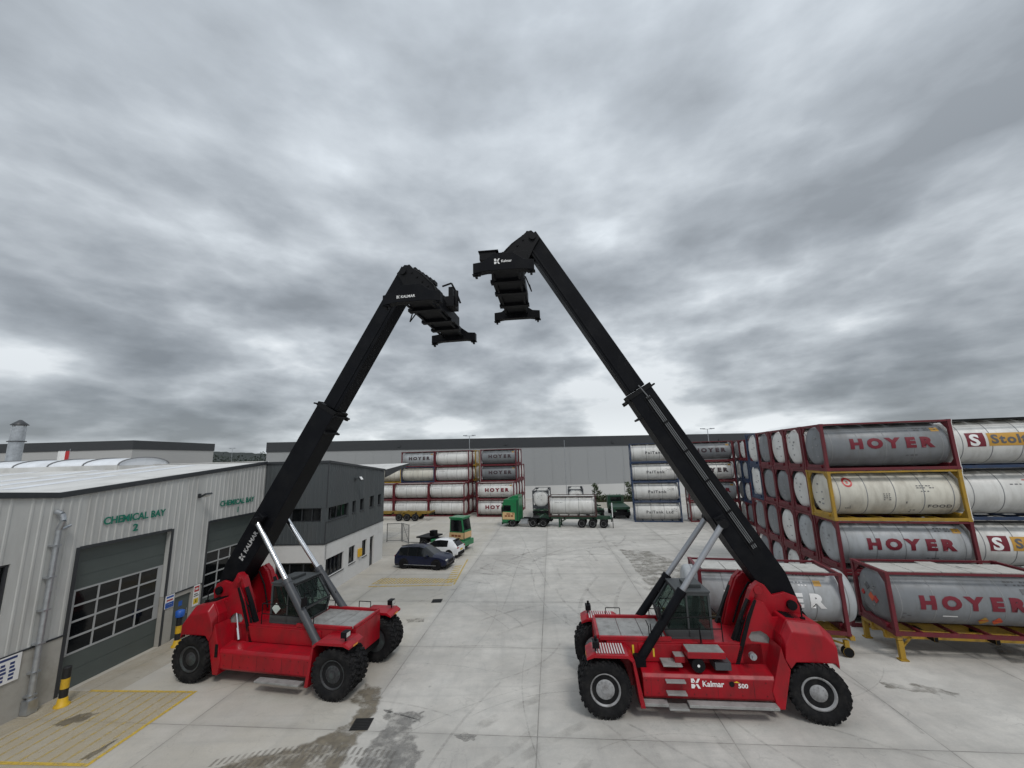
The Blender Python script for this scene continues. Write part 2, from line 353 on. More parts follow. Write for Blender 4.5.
def blob(name, pts, z, mat, jag=0.12, sub=10, kind='structure', seed=1, wd=None):
    """ground stain: polygon with an irregular outline; an 'edge' attribute lets the material fray its rim"""
    rnd = random.Random(seed); out = []
    n = len(pts); area = sum(pts[i][0] * pts[(i + 1) % n][1] - pts[(i + 1) % n][0] * pts[i][1] for i in range(n)); sg = 1 if area > 0 else -1
    for i in range(n):
        a, b_ = Vector(pts[i]), Vector(pts[(i + 1) % n]); d = b_ - a; nn = Vector((-d.y, d.x)).normalized(); ph = rnd.random() * 6
        for k in range(sub):
            t = k / sub; w = math.sin(math.pi * t) ** 0.5
            out.append((a + d * t + nn * (jag * w * (0.5 * math.sin(9 * t + ph) + rnd.uniform(-0.3, 0.3)))).to_2d())
    m_ = len(out); wd = wd or min(0.45, 0.12 * math.sqrt(abs(area)) + 0.05); nrm = []
    for i in range(m_):
        d = out[(i + 3) % m_] - out[(i - 3) % m_]; nrm.append(Vector((-d.y, d.x)).normalized() * sg)
    inner = [p + q * wd * 0.5 for p, q in zip(out, nrm)]; outer = [p - q * wd * 0.5 for p, q in zip(out, nrm)]
    me = bpy.data.meshes.new(name); me.from_pydata([(p.x, p.y, z) for p in inner] + [(p.x, p.y, z) for p in outer], [], [tuple(range(m_))] + [(i, (i + 1) % m_, m_ + (i + 1) % m_, m_ + i) for i in range(m_)])
    at = me.attributes.new('edge', 'FLOAT', 'POINT')
    for i in range(m_): at.data[i].value = 1.0
    for i in range(m_, 2 * m_): at.data[i].value = 0.0
    me.materials.append(mat); return struct(link(name, me), kind)
def stain(name, color, rough, scale=1.6, inner=1.0, strength=0.85):
    m = bpy.data.materials.new(name); m.use_nodes = True; t = m.node_tree; N = t.nodes; L = t.links
    b = N['Principled BSDF']; b.inputs['Roughness'].default_value = rough
    ge = N.new('ShaderNodeNewGeometry'); at = N.new('ShaderNodeAttribute'); at.attribute_name = 'edge'
    n = N.new('ShaderNodeTexNoise'); n.inputs['Scale'].default_value = scale; n.inputs['Detail'].default_value = 9; n.inputs['Roughness'].default_value = 0.68; L.new(ge.outputs['Position'], n.inputs['Vector'])
    a1 = N.new('ShaderNodeMath'); a1.operation = 'MULTIPLY_ADD'; L.new(at.outputs['Fac'], a1.inputs[0]); a1.inputs[1].default_value = inner; L.new(n.outputs['Fac'], a1.inputs[2])
    r = N.new('ShaderNodeMapRange'); r.inputs[1].default_value = 0.90; r.inputs[2].default_value = 1.14; r.inputs[4].default_value = strength; L.new(a1.outputs[0], r.inputs[0]); L.new(r.outputs[0], b.inputs['Alpha'])
    n2 = N.new('ShaderNodeTexNoise'); n2.inputs['Scale'].default_value = scale * 2.3; n2.inputs['Detail'].default_value = 7; L.new(ge.outputs['Position'], n2.inputs['Vector'])
    r2 = N.new('ShaderNodeMapRange'); r2.inputs[1].default_value = 0.3; r2.inputs[2].default_value = 0.7; r2.inputs[3].default_value = 0.72; r2.inputs[4].default_value = 1.30; L.new(n2.outputs['Fac'], r2.inputs[0])
    v_ = N.new('ShaderNodeVectorMath'); v_.operation = 'SCALE'; v_.inputs[0].default_value = color; L.new(r2.outputs[0], v_.inputs['Scale']); L.new(v_.outputs[0], b.inputs['Base Color'])
    return m
WET = stain('wet_concrete', (0.205, 0.197, 0.182), 0.45, 1.9, 0.56, 0.75)
WETB = stain('damp_brown_concrete', (0.185, 0.158, 0.115), 0.5, 1.5, 0.58, 0.78)
OLDC = stain('old_dark_concrete', (0.235, 0.22, 0.19), 0.8, 1.3, 0.50, 0.8)
blob('wet_patch', [(-6.41, 18.55), (-5.48, 18.23), (-5.25, 17.2), (-5.18, 15.88), (-5.3, 15.25), (-5.35, 14.2), (-5.3, 12.9), (-7.6, 12.9), (-9.3, 13.4), (-9.6, 13.9), (-9.0, 14.35), (-8.04, 14.66), (-7.35, 14.86), (-6.66, 15.49), (-6.09, 16.19), (-6.15, 16.75), (-6.75, 17.3), (-6.6, 17.85)], 0.004, WETB, 0.10, 8, seed=3, wd=0.42)
blob('wet_patch', [(-5.15, 16.75), (-4.4, 16.62), (-3.48, 16.6), (-3.40, 15.94), (-3.75, 15.65), (-3.35, 15.0), (-3.0, 14.3), (-3.2, 12.9), (-5.2, 12.9), (-5.15, 14.2), (-5.05, 15.14), (-4.75, 15.7), (-5.0, 16.2)], 0.0055, WET, 0.12, 8, seed=5, wd=0.42)
blob('wet_patch', [(-2.3, 15.15), (-1.9, 15.35), (-1.45, 15.15), (-1.5, 14.85), (-1.9, 14.8)], 0.004, WET, 0.05, 6, seed=8)
blob('concrete_patch', [(9.8, 40.97), (12.51, 39.8), (13.4, 36.4), (14.6, 31.0), (15.6, 26.0), (11.27, 25.2), (8.86, 27.04), (8.88, 29.36), (9.13, 33.46)], 0.004, OLDC, 0.16, 8, seed=11)
blob('oil_stain', [(14.0, 17.6), (15.4, 17.35), (16.3, 16.7), (15.8, 16.3), (14.8, 16.75), (13.9, 17.1)], 0.004, OLDC, 0.12, 6, seed=14)
blob('oil_stain', [(17.3, 15.6), (18.2, 15.4), (18.4, 14.9), (17.4, 15.0)], 0.004, OLDC, 0.12, 6, seed=15)
blob('oil_stain', [(-6.6, 25.2), (-5.4, 25.3), (-5.3, 24.6), (-6.3, 24.5)], 0.004, OLDC, 0.1, 6, seed=16)
blob('oil_stain', [(20.5, 18.6), (26, 17.4), (32, 17.8), (31, 22), (22, 22)], 0.0045, stain('old_grime', (0.22, 0.21, 0.19), 0.8, 0.7, 0.55, 0.7), 0.2, 6, seed=17)

TYRE = worn('tyre_mark_rubber', (0.12, 0.116, 0.108), 0.30, 4.0, 0.8, 0.25, 0.30)
def ribbon(mb, pts, w, z):
    vv = []
    for i, p in enumerate(pts):
        a = Vector(pts[max(0, i - 1)]); b_ = Vector(pts[min(len(pts) - 1, i + 1)]); d = (b_ - a).normalized(); n = Vector((-d.y, d.x))
        p = Vector(p); vv += [(*(p - n * w / 2), z), (*(p + n * w / 2), z)]
    mb.add(vv, [(2 * i, 2 * i + 1, 2 * i + 3, 2 * i + 2) for i in range(len(pts) - 1)])
tm = MB(); rnd = random.Random(21); zz = 0.006
for i in range(46):
    cx_, cy_ = rnd.uniform(-4, 22), rnd.choice([rnd.uniform(13, 24), rnd.uniform(20, 56), rnd.uniform(22, 40)])
    if cx_ > 13 and cy_ > 17: cx_ = rnd.uniform(-3, 9)
    rad = rnd.uniform(4, 18); a0 = rnd.uniform(0, 6.28); sp_ = rnd.uniform(0.3, 1.1); w = rnd.choice([0.04, 0.05, 0.07, 0.10])
    ribbon(tm, [(cx_ + rad * (math.cos(a0 + sp_ * k / 14) - math.cos(a0)), cy_ + rad * (math.sin(a0 + sp_ * k / 14) - math.sin(a0))) for k in range(15)], w, zz); zz += 0.0001
for x0, y0, x1, y1 in ((2.8, 15.6, 4.4, 12.6), (3.6, 15.5, 6.4, 12.4), (6.84, 16.2, 8.4, 12.6), (9.6, 15.3, 13.5, 12.4), (-5.5, 30, -5.2, 46), (-1, 26, 1, 44), (2.2, 30, 0.2, 52)):
    ribbon(tm, [(x0 + (x1 - x0) * k / 10 + 0.05 * math.sin(k), y0 + (y1 - y0) * k / 10) for k in range(11)], 0.09, zz); zz += 0.0001
struct(tm.build('tyre_marks', TYRE), 'stuff')

# broad soft bands of tyre rubber and dust
BAND = stain('tyre_rubber_band', (0.235, 0.225, 0.205), 0.85, 1.2, 0.52, 0.20)
def band(pts, w, z):
    vv, ed = [], []
    for i, p in enumerate(pts):
        a = Vector(pts[max(0, i - 1)]); b_ = Vector(pts[min(len(pts) - 1, i + 1)]); d = (b_ - a).normalized(); n = Vector((-d.y, d.x)); p = Vector(p)
        tpr = min(1.0, 3.0 * min(i, len(pts) - 1 - i) / (len(pts) - 1))
        for o_, e_ in ((-0.5, 0), (-0.2, 1), (0.2, 1), (0.5, 0)): q = p + n * w * o_; vv.append((q.x, q.y, z)); ed.append(e_ * tpr)
    me = bpy.data.meshes.new('rubber_band'); me.from_pydata(vv, [], [(4 * i + k, 4 * i + k + 1, 4 * i + k + 5, 4 * i + k + 4) for i in range(len(pts) - 1) for k in range(3)])
    at = me.attributes.new('edge', 'FLOAT', 'POINT')
    for i, e_ in enumerate(ed): at.data[i].value = e_
    me.materials.append(BAND); return me
rnd = random.Random(77); zz = 0.0062; bms = bmesh.new()
for i in range(34):
    cx_, cy_ = rnd.uniform(-4, 16), rnd.uniform(13.5, 48); rad = rnd.uniform(7, 26); a0 = rnd.uniform(0, 6.28); sp_ = rnd.uniform(0.3, 0.9) * rnd.choice((-1, 1)); w = rnd.uniform(0.3, 0.75)
    if cx_ > 12 and cy_ > 16: cx_ -= 10
    for o_ in (0, 2.1):
        me = band([(cx_ + (rad + o_) * math.cos(a0 + sp_ * k / 18) - rad * math.cos(a0), cy_ + (rad + o_) * math.sin(a0 + sp_ * k / 18) - rad * math.sin(a0)) for k in range(19)], w, zz); bms.from_mesh(me); bpy.data.meshes.remove(me); zz += 0.00002
me = bpy.data.meshes.new('rubber_bands'); bms.to_mesh(me); bms.free(); me.materials.append(BAND); struct(link('rubber_bands', me), 'stuff')

# lug prints left by wet tyres in the foreground
lp = MB()
for k in range(30):
    x = -9.6 + k * 0.19; y = 13.6 + 0.35 * math.sin(k * 0.13) + k * 0.012
    for dy in (0, 0.42):
        lp.add([(x, y + dy, 0.0095), (x + 0.09, y + dy + 0.03, 0.0095), (x + 0.13, y + dy + 0.36, 0.0095), (x + 0.04, y + dy + 0.33, 0.0095)], [(0, 1, 2, 3)])
struct(lp.build('tyre_prints', worn('wet_lug_print', (0.17, 0.155, 0.13), 0.55, 2.0, 0.6, 0.25, 0.55)), 'stuff')

# ------------------------------------------------------------------ building frame: u runs away from the camera along the bay wall, v out from it
BA = R(-3.7); BW = Vector((-18.82, 17.0, 0))
bd = Vector((math.sin(R(3.7)), math.cos(R(3.7)), 0)); bnv = Vector((math.cos(R(3.7)), -math.sin(R(3.7)), 0))
def B(u, v_, z=0.0): return BW + bd * u + bnv * v_ + Vector((0, 0, z))
# painted bay markings
YLINE = worn('worn_yellow_line', (0.62, 0.42, 0.05), 0.72, 7.0, 0.7, 0.16, 0.85)
YLINE2 = worn('faded_yellow_line', (0.56, 0.40, 0.09), 0.48, 6.0, 0.7, 0.16, 0.75)
TAN = worn('tan_stained_concrete', (0.48, 0.405, 0.265), 0.85, 0.9, 0.85, 0.28, 0.50)
def bquad(mb, u0, u1, v0, v1, z): mb.quad(B(u0, v0, z), B(u1, v0, z), B(u1, v1, z), B(u0, v1, z))
mb = MB(); bquad(mb, -4.5, 1.55, 0.04, 5.55, 0.004); struct(mb.build('stained_bay', TAN))
mb = MB(); bquad(mb, 1.6, 12.0, 0.04, 2.2, 0.004); struct(mb.build('stained_apron', worn('pale_tan_apron', (0.45, 0.39, 0.29), 0.6, 0.7, 0.85, 0.3, 0.55)))
mb = MB()
bquad(mb, -2.45, 1.6, 5.42, 5.56, 0.010); bquad(mb, 1.47, 1.6, 0.9, 5.40, 0.010); bquad(mb, -2.45, -2.32, 0.9, 5.40, 0.010)
struct(mb.build('bay_marking', YLINE))
mb = MB()
for k in range(9): bquad(mb, -2.3, 1.45, 1.0 + 0.5 * k, 1.10 + 0.5 * k, 0.0085)
struct(mb.build('bay_marking', YLINE2))
blob('oil_stain', [tuple(B(-0.6, 1.9)[:2]), tuple(B(0.1, 2.2)[:2]), tuple(B(0.2, 3.0)[:2]), tuple(B(-0.35, 2.9)[:2]), tuple(B(-0.7, 2.4)[:2])], 0.0125, WETB, 0.1, 6, seed=30)
blob('oil_stain', [tuple(B(-2.2, 4.9)[:2]), tuple(B(-1.2, 5.15)[:2]), tuple(B(-1.2, 5.3)[:2]), tuple(B(-2.2, 5.3)[:2])], 0.0125, WETB, 0.05, 6, seed=31)
mb = MB(); YP = worn('yellow_patch_paint', (0.60, 0.42, 0.09), 0.62, 3.0, 0.75, 0.2, 0.8)
mb.quad((-15.6, 20.2, 0.0045), (-14.4, 20.1, 0.0045), (-14.3, 20.9, 0.0045), (-15.5, 21.1, 0.0045)); struct(mb.build('bay_marking', YP))
mb = MB()
for k in range(26):
    x = -10.9 + k * 0.235
    mb.quad((x, 31.9 + 0.02 * k - 0.03 * k, 0.0045), (x + 0.15, 31.9 - 0.01 * k, 0.0045), (x + 0.5, 33.5 - 0.03 * k, 0.0045), (x + 0.35, 33.5 - 0.03 * k, 0.0045))
for k in range(8):
    y = 31.8 + k * 0.62
    mb.quad((-5.35, y, 0.0055), (-4.75, y + 0.1, 0.0055), (-4.7, y + 0.4, 0.0055), (-5.3, y + 0.32, 0.0055))
mb.quad((-4.72, 31.3, 0.006), (-4.58, 31.3, 0.006), (-4.4, 38.6, 0.006), (-4.54, 38.6, 0.006))
mb.quad((-10.9, 31.25, 0.006), (-4.75, 31.1, 0.006), (-4.75, 31.3, 0.006), (-10.9, 31.5, 0.006))
struct(mb.build('parking_marking', YP))
# drain covers
IRON = pm('cast_iron', (0.02, 0.02, 0.02), 0.6, 0.4)
for x, y, lab in ((-5.58, 15.85, 'black square drain grating in the wet patch by the left machine'), (-5.25, 27.98, 'small black drain cover on the slab joint beyond the left machine')):
    mb = MB(); s_ = 0.32
    mb.box(x - s_, x + s_, y - s_, y + s_, 0.007, 0.016)
    for k in range(7): mb.box(x - s_ + 0.05, x + s_ - 0.05, y - s_ + 0.05 + k * 0.085, y - s_ + 0.09 + k * 0.085, 0.017, 0.026)
    tag(mb.build('drain_grating', IRON), lab, 'drain')
# ==SPLIT==
# ------------------------------------------------------------------ cladding helper: profiled sheet on a vertical face with openings
def clad(mb, p0, p1, zlo, ztop, holes, pitch=0.333, n_out=None, rib=0.03):
    """p0->p1 wall line (2D local), ztop(s) height, holes = [(s0,s1,z0,z1)]; ribs stand proud along n_out"""
    p0, p1 = Vector(p0), Vector(p1); Ln = (p1 - p0).length; d = (p1 - p0) / Ln; n = Vector(n_out)
    cuts = sorted(set([0.0, Ln] + [min(max(h[i], 0), Ln) for h in holes for i in (0, 1)] + [k * pitch for k in range(1, int(Ln / pitch) + 1)]))
    def at(s, z, o=0.0): q = p0 + d * s + n * o; return (q.x, q.y, z)
    for a, b in zip(cuts, cuts[1:]):
        if b - a < 1e-4: continue
        c = (a + b) / 2; iv = [(zlo, None)]
        for h in holes:
            if h[0] - 1e-6 <= c <= h[1] + 1e-6:
                nv = []
                for lo, hi in iv:
                    if h[2] > lo: nv.append((lo, h[2]))
                    nv.append((h[3], hi))
                iv = nv
        for lo, hi in iv:
            za, zb = (ztop(a), ztop(b)) if hi is None else (hi, hi)
            if za - lo < 0.01: continue
            mb.quad(at(a, lo), at(b, lo), at(b, zb), at(a, za))
            # trapezoid rib centred in the sheet
            w = b - a
            if w > pitch * 0.6:
                r0, r1, r2, r3 = a + w * 0.32, a + w * 0.40, a + w * 0.60, a + w * 0.68
                zt = min(za, zb) - 0.004
                for (s0, o0), (s1, o1) in (((r0, 0.001), (r1, rib)), ((r1, rib), (r2, rib)), ((r2, rib), (r3, 0.001))):
                    mb.quad(at(s0, lo + 0.004, o0), at(s1, lo + 0.004, o1), at(s1, zt, o1), at(s0, zt, o0))
    # returns round each opening
    for s0, s1, z0, z1 in holes:
        if z1 - z0 < 0.01: continue
        for q in ((s0, z0, s0, z1), (s1, z0, s1, z1), (s0, z1, s1, z1), (s0, z0, s1, z0))[:4 if z0 > 2.4 else 3]:
            mb.quad(at(q[0], q[1]), at(q[2], q[3]), at(q[2], q[3], -0.34), at(q[0], q[1], -0.34))

CLADL = pm('pale_grey_cladding', (0.49, 0.495, 0.48), 0.5, var=0.07, vscale=0.6, dirt=(0.20, 0.19, 0.17), damt=0.35, dscale=0.9, stretch=(1, 1, 0.25))
CLADD = pm('anthracite_cladding', (0.066, 0.075, 0.079), 0.5, var=0.10, vscale=0.6, dirt=(0.10, 0.10, 0.10), damt=0.3, dscale=0.8, stretch=(1, 1, 0.25))
TRIM = pm('dark_grey_trim', (0.035, 0.038, 0.042), 0.45, var=0.1)
ROOFM = pm('roof_sheet', (0.60, 0.595, 0.575), 0.6, var=0.08, vscale=0.4, dirt=(0.26, 0.25, 0.23), damt=0.5, dscale=0.5)
GRP = pm('translucent_rooflight', (0.74, 0.76, 0.79), 0.3, var=0.08, vscale=1.0, dirt=(0.35, 0.36, 0.36), damt=0.4)
PLINTH = pm('concrete_plinth', (0.40, 0.385, 0.35), 0.85, var=0.12, vscale=1.1, dirt=(0.16, 0.145, 0.11), damt=0.55, dscale=1.1, bump=0.3)
DOORM = pm('door_panel_grey', (0.080, 0.096, 0.091), 0.45, var=0.06)
FRAMEA = pm('aluminium_frame', (0.40, 0.41, 0.41), 0.45, 0.1, var=0.06)
GALV = pm('galvanised_steel', (0.42, 0.44, 0.46), 0.38, 0.7, var=0.2, vscale=5)
RENDER_W = pm('white_render', (0.66, 0.655, 0.64), 0.8, var=0.05, vscale=0.7, dirt=(0.35, 0.34, 0.31), damt=0.35, dscale=0.7)
GREENL = pm('green_letter', (0.010, 0.17, 0.115), 0.5, var=0.05)

def roofz(u): return 7.98 + 0.088 * abs(u)
bay = thing('industrial_building', 'pale grey clad industrial building with two bay doors along the left edge', 'building', BW, BA)
U0, U1 = -14.0, 12.6
mb = MB()
D1, D2 = (1.08, 5.42, 0, 5.64), (7.95, 12.2, 0, 5.66)
holes = [(a - U0, b - U0, c, d) for a, b, c, d in (D1, D2, (-4.2, -1.2, 3.86, 5.63), (6.08, 7.13, 0, 2.1))]
clad(mb, (0, U0), (0, U1), 2.36, lambda s: roofz(s + U0), [h if h[2] > 0 else (h[0], h[1], 2.36, max(h[3], 2.361)) for h in holes], 0.333, (1, 0))
mb.build('cladding', CLADL, bay, recalc=False)
for a, b, c in ((U0, D1[0], 0), (D1[1], 6.08, 0), (6.081, 7.129, 2.1), (7.13, D2[0], 0), (D2[1], U1, 0)): mb = MB(); mb.box(-0.30, 0.025, a, b, c, 2.35); mb.build('plinth', PLINTH, bay, 0.006)
mb = MB()
for a, b in ((U0, D1[0] - 0.02), (D1[1] + 0.02, D2[0] - 0.02)): mb.box(0.0255, 0.055, a, b, 2.30, 2.37)
for d in (D1, D2): mb.box(-0.33, 0.04, d[0] - 0.14, d[0] - 0.003, 0, d[3] + 0.1); mb.box(-0.33, 0.04, d[1] + 0.003, d[1] + 0.14, 0, d[3] + 0.1); mb.box(-0.33, 0.038, d[0] - 0.003, d[1] + 0.003, d[3] + 0.002, d[3] + 0.13)
# verge along the roof edge
for a, b in ((U0, 0), (0, U1)):
    mb.beam((0.02, a, roofz(a) + 0.02), (0.02, b, roofz(b) + 0.02), 0.16, 0.22)
mb.build('trim', TRIM, bay, 0.004)
mb = MB()
for a, b in ((U0, 0), (0, U1), (12.7, 25.0)):
    za, zb = (roofz(a), roofz(b)) if b < 20 else (9.10, 8.02)
    xr = -0.04 if b < 20 else -0.10
    n = int(abs(b - a)) * 2 + 1
    mb.quad((xr, a, za + 0.08), (xr, b, zb + 0.08), (-42, b, zb + 0.08), (-42, a, za + 0.08))
mb.box(-42, -0.3, U0 + 0.1, U0 + 0.3, 0, roofz(U0)); mb.box(-42, -41.8, U0, 25, 0, 7.9)
mb.build('roof', ROOFM, bay)
mb = MB(); mb.box(-42, -0.1, 12.45, 12.95, 9.19, 9.24); mb.box(-42, -0.1, -0.3, 0.3, 8.07, 8.10); mb.build('ridge_flashing', ROOFM, bay)
for x in (-4.9, -7.4, -9.9, -14.5, -19.0):
    for a, b in ((1.6, 6.4), (6.9, 11.6)): mb = MB(); mb.add([(x - 0.5, a, roofz(a) + 0.088), (x + 0.5, a, roofz(a) + 0.088), (x + 0.5, b, roofz(b) + 0.088), (x - 0.5, b, roofz(b) + 0.088)], [(0, 1, 2, 3)]); mb.build('rooflight_strip', GRP, bay)
# barrel-vault rooflight on the ridge, segment by segment
seg = 2.6
mbv, ribs = MB(), {}
uc, hw, rise, zb_ = 11.8, 1.9, 0.52, 8.98
def arc(t): return uc - hw * math.cos(math.pi * t), zb_ + 0.22 + rise * math.sin(math.pi * t)
x = -8.6
k = 0
while x > -40:
    x2 = x - seg
    for i in range(12):
        a, b = arc(i / 12), arc((i + 1) / 12)
        mbv.add([(x - 0.06, *a), (x - 0.06, *b), (x2 + 0.06, *b), (x2 + 0.06, *a)], [(0, 1, 2, 3)], True)
        for xx in ((x2, ) if k else (x, x2)):
            ribs.setdefault(xx, MB()).beam((xx, a[0], a[1] + 0.03), (xx, b[0], b[1] + 0.03), 0.07, 0.06, up=(1, 0, 0))
    x = x2; k += 1
mbv.add([(-8.66, *arc(i / 12)) for i in range(13)], [tuple(range(13))])
mbv.build('barrel_rooflight', GRP, bay, recalc=False)
for q in ribs.values(): q.build('rooflight_rib', pm('rooflight_rib', (0.20, 0.20, 0.205), 0.5), bay)
mb = MB(); mb.box(-40, -8.6, uc - hw - 0.06, uc - hw + 0.06, 8.6, 9.24); mb.box(-40, -8.6, uc + hw - 0.06, uc + hw + 0.06, 8.6, 9.24); mb.box(-8.65, -8.5, uc - hw, uc + hw, 8.6, 9.20)
mb.build('rooflight_kerb', ROOFM, bay)

def bay_door(d):
    u0, u1, z0, z1 = d[0] + 0.004, d[1] - 0.004, 0.01, d[3] - 0.004
    x = -0.27
    mb = MB(); gz0, gz1 = 1.40, 3.92
    zs = [z0, 0.70, gz0]
    def panel(zs):
        q = MB()
        for i, (a, b) in enumerate(zip(zs, zs[1:])):
            q.box(x, x + 0.05, u0, u1, a, b - 0.012)
            if i < len(zs) - 2: q.box(x - 0.01, x + 0.035, u0 + 0.001, u1 - 0.001, b - 0.013, b + 0.001)
        return q
    dr = panel(zs).build('sectional_door', DOORM, bay)
    panel([gz1, 4.5, 5.08, z1]).build('upper_panel', DOORM, dr)
    mb = MB()
    mb = MB(); gl = MB(); nr, nc = 4, 4; ch = (gz1 - gz0) / nr; m_ = 0.28; cw = (u1 - u0 - 2 * m_) / nc
    for r in range(nr + 1): z = gz0 + r * ch; mb.box(x + 0.002, x + 0.07, u0 + 0.01, u1 - 0.01, z - 0.036, z + 0.036)
    for c in range(nc + 1):
        w = 0.03 if 0 < c < nc else 0.13
        cu = u0 + m_ + c * cw + (0 if 0 < c < nc else (-0.13 if c == 0 else 0.13))
        for r in range(nr): mb.box(x + 0.004, x + 0.066, cu - w, cu + w, gz0 + r * ch + 0.035, gz0 + (r + 1) * ch - 0.035)
    mb.build('glazing_frame', FRAMEA, dr)
    gl.box(x + 0.015, x + 0.03, u0 + 0.1, u1 - 0.1, gz0 + 0.02, gz1 - 0.02); gl.build('pane', DGLASS, dr)
bay_door(D1); bay_door(D2)
mb = MB(); mb.box(-0.12, -0.06, 6.10, 7.11, 0.01, 2.085); dr = mb.build('door', DOORM, bay, 0.01)
mb = MB(); mb.tube((-0.03, 6.98, 1.05), (-0.03, 6.98, 1.30), 0.018); mb.tube((-0.06, 6.98, 1.05), (-0.03, 6.98, 1.05), 0.012); mb.tube((-0.06, 6.98, 1.30), (-0.03, 6.98, 1.30), 0.012); mb.build('handle', GALV, dr)
mb = MB(); mb.box(-0.0585, -0.055, 6.45, 6.68, 1.55, 1.80); mb.build('door_notice', pm('blue_sign', (0.02, 0.10, 0.42), 0.4), dr)
mb = MB(); mb.box(-0.2, -0.14, -4.2, -1.2, 3.86, 5.63); wdw = mb.build('window', DGLASS, bay)
mb = MB()
for u in (-4.15, -3.2, -2.2, -1.25): mb.box(-0.13, -0.06, u - 0.05, u + 0.05, 3.87, 5.62)
for z in (3.90, 5.59): mb.box(-0.128, -0.062, -4.19, -1.21, z - 0.035, z + 0.025)
mb.build('frame', TRIM, wdw)
# lettering over the doors
for uc_, num, ln, nm in (((1.80 + 4.93) / 2, '2', 3.05, None), ((8.5 + 11.6) / 2, '1', 3.0, None)):
    mb = MB(); vv, ff, w = text_geo('CHEMICAL BAY', 0.46, 1.0, 0.012)
    text_flat(mb, 'CHEMICAL BAY', 0.46, (0.045, uc_, 6.53), (0, 1, 0), (0, 0, 1), ln / w, 0.012)
    text_flat(mb, num, 0.46, (0.045, uc_, 6.02), (0, 1, 0), (0, 0, 1), 1.15, 0.012)
    q = mb.build('lettering', GREENL, bay); sm_ = q.modifiers.new('depth', 'SOLIDIFY'); sm_.thickness = 0.014; sm_.offset = 1.0
# rainwater pipe with hopper elbow
mb = MB()
mb.path([(0.06, -0.05, 7.35), (0.28, -0.02, 7.25), (0.36, 0.0, 7.0), (0.22, 0.0, 6.65), (0.20, 0.0, 2.9), (0.20, 0.0, 0.05)], 0.10, n=14)
mb.tube((0.20, 0.0, 6.6), (0.20, 0.42, 6.75), 0.06)
for z in (0.6, 1.4, 2.4, 3.6, 4.8, 6.0): mb.box(0.0, 0.31, -0.13, 0.13, z, z + 0.06)
mb.box(0.05, 0.36, -0.16, 0.16, 0.02, 0.5)
mb.build('downpipe', GALV, bay)

def sheet_sign(name, label, origin, w, h, face, marks, cat='sign'):
    """flat sign on the bay wall; marks: list of (a0,a1,b0,b1,mat) in sign fractions"""
    t = thing(name, label, cat, origin, BA)
    mb = MB(); mb.box(0, 0.02, 0, w, 0, h); mb.build('board', face, t, 0.003)
    by = {}
    for a0, a1, b0, b1, m in marks: by.setdefault(m.name, (m, MB()))[1].box(0.0205, 0.0235, a0 * w, a1 * w, b0 * h, b1 * h)
    for m, q in by.values(): q.build('printing', m, t)
    return t
BLUE = pm('blue_sign', (0.02, 0.10, 0.42), 0.4); SRED = pm('sign_red', (0.45, 0.02, 0.02), 0.4); SYEL = pm('sign_yellow', (0.70, 0.50, 0.03), 0.4); SNAVY = pm('sign_navy', (0.03, 0.05, 0.16), 0.4)
rnd = random.Random(4)
mk = [(0.04, 0.9, 0.86, 0.95, SNAVY)]
for r in range(5):
    for c in range(3): mk.append((0.36 + c * 0.2, 0.36 + c * 0.2 + 0.15 * rnd.uniform(0.6, 1), 0.10 + r * 0.14, 0.19 + r * 0.14, SNAVY))
mk += [(0.06, 0.26, 0.40, 0.62, SNAVY)]
sheet_sign('wall_sign', 'white information board with dark blue print low on the wall left of the downpipe', B(-1.75, 0.05, 1.40), 1.35, 0.92, WHITE, mk)
sheet_sign('wall_sign', 'small blue, white and red sign on the plinth beside bay door two', B(5.50, 0.04, 1.72), 0.52, 0.64, WHITE,
           [(0.03, 0.97, 0.03, 0.45, BLUE), (0.1, 0.9, 0.78, 0.92, BLUE), (0.15, 0.85, 0.55, 0.66, SRED), (0.12, 0.88, 0.12, 0.18, WHITE), (0.12, 0.8, 0.26, 0.32, WHITE)])
sheet_sign('wall_sign', 'tall narrow white sign with red and yellow symbols beside the grey personnel door', B(7.24, 0.04, 1.26), 0.42, 1.1, WHITE,
           [(0.12, 0.88, 0.68, 0.94, SRED), (0.25, 0.75, 0.76, 0.86, WHITE), (0.12, 0.88, 0.10, 0.36, SYEL), (0.42, 0.58, 0.16, 0.30, BLACK), (0.12, 0.88, 0.46, 0.50, BLACK), (0.12, 0.7, 0.55, 0.59, BLACK)])
# flood light over the wall between the doors
def flood(loc, rz, label, lit):
    t = thing('floodlight', label, 'floodlight', loc, rz)
    mb = MB(); mb.box(0, 0.04, -0.1, 0.1, -0.12, 0.12); mb.tube((0.02, 0, 0), (0.38, 0, 0.06), 0.025); mb.build('bracket', TRIM, t)
    mb = MB(); M_ = Matrix.Translation((0.45, 0, 0.05)) @ Matrix.Rotation(R(-28 if not lit else 55), 4, 'Y'); mb.box(-0.16, 0.16, -0.24, 0.24, -0.06, 0.05, M_); mb.build('housing', TRIM, t, 0.01)
    mb = MB(); mb.box(-0.14, 0.14, -0.21, 0.21, 0.0505, 0.056, M_) if lit else mb.box(-0.14, 0.14, -0.21, 0.21, -0.066, -0.0605, M_); mb.build('lens', LAMPG if not lit else WHITE, t)
flood(B(6.95, 0.03, 7.32), BA, 'small dark floodlight on the pale cladding between the two bay doors', False)
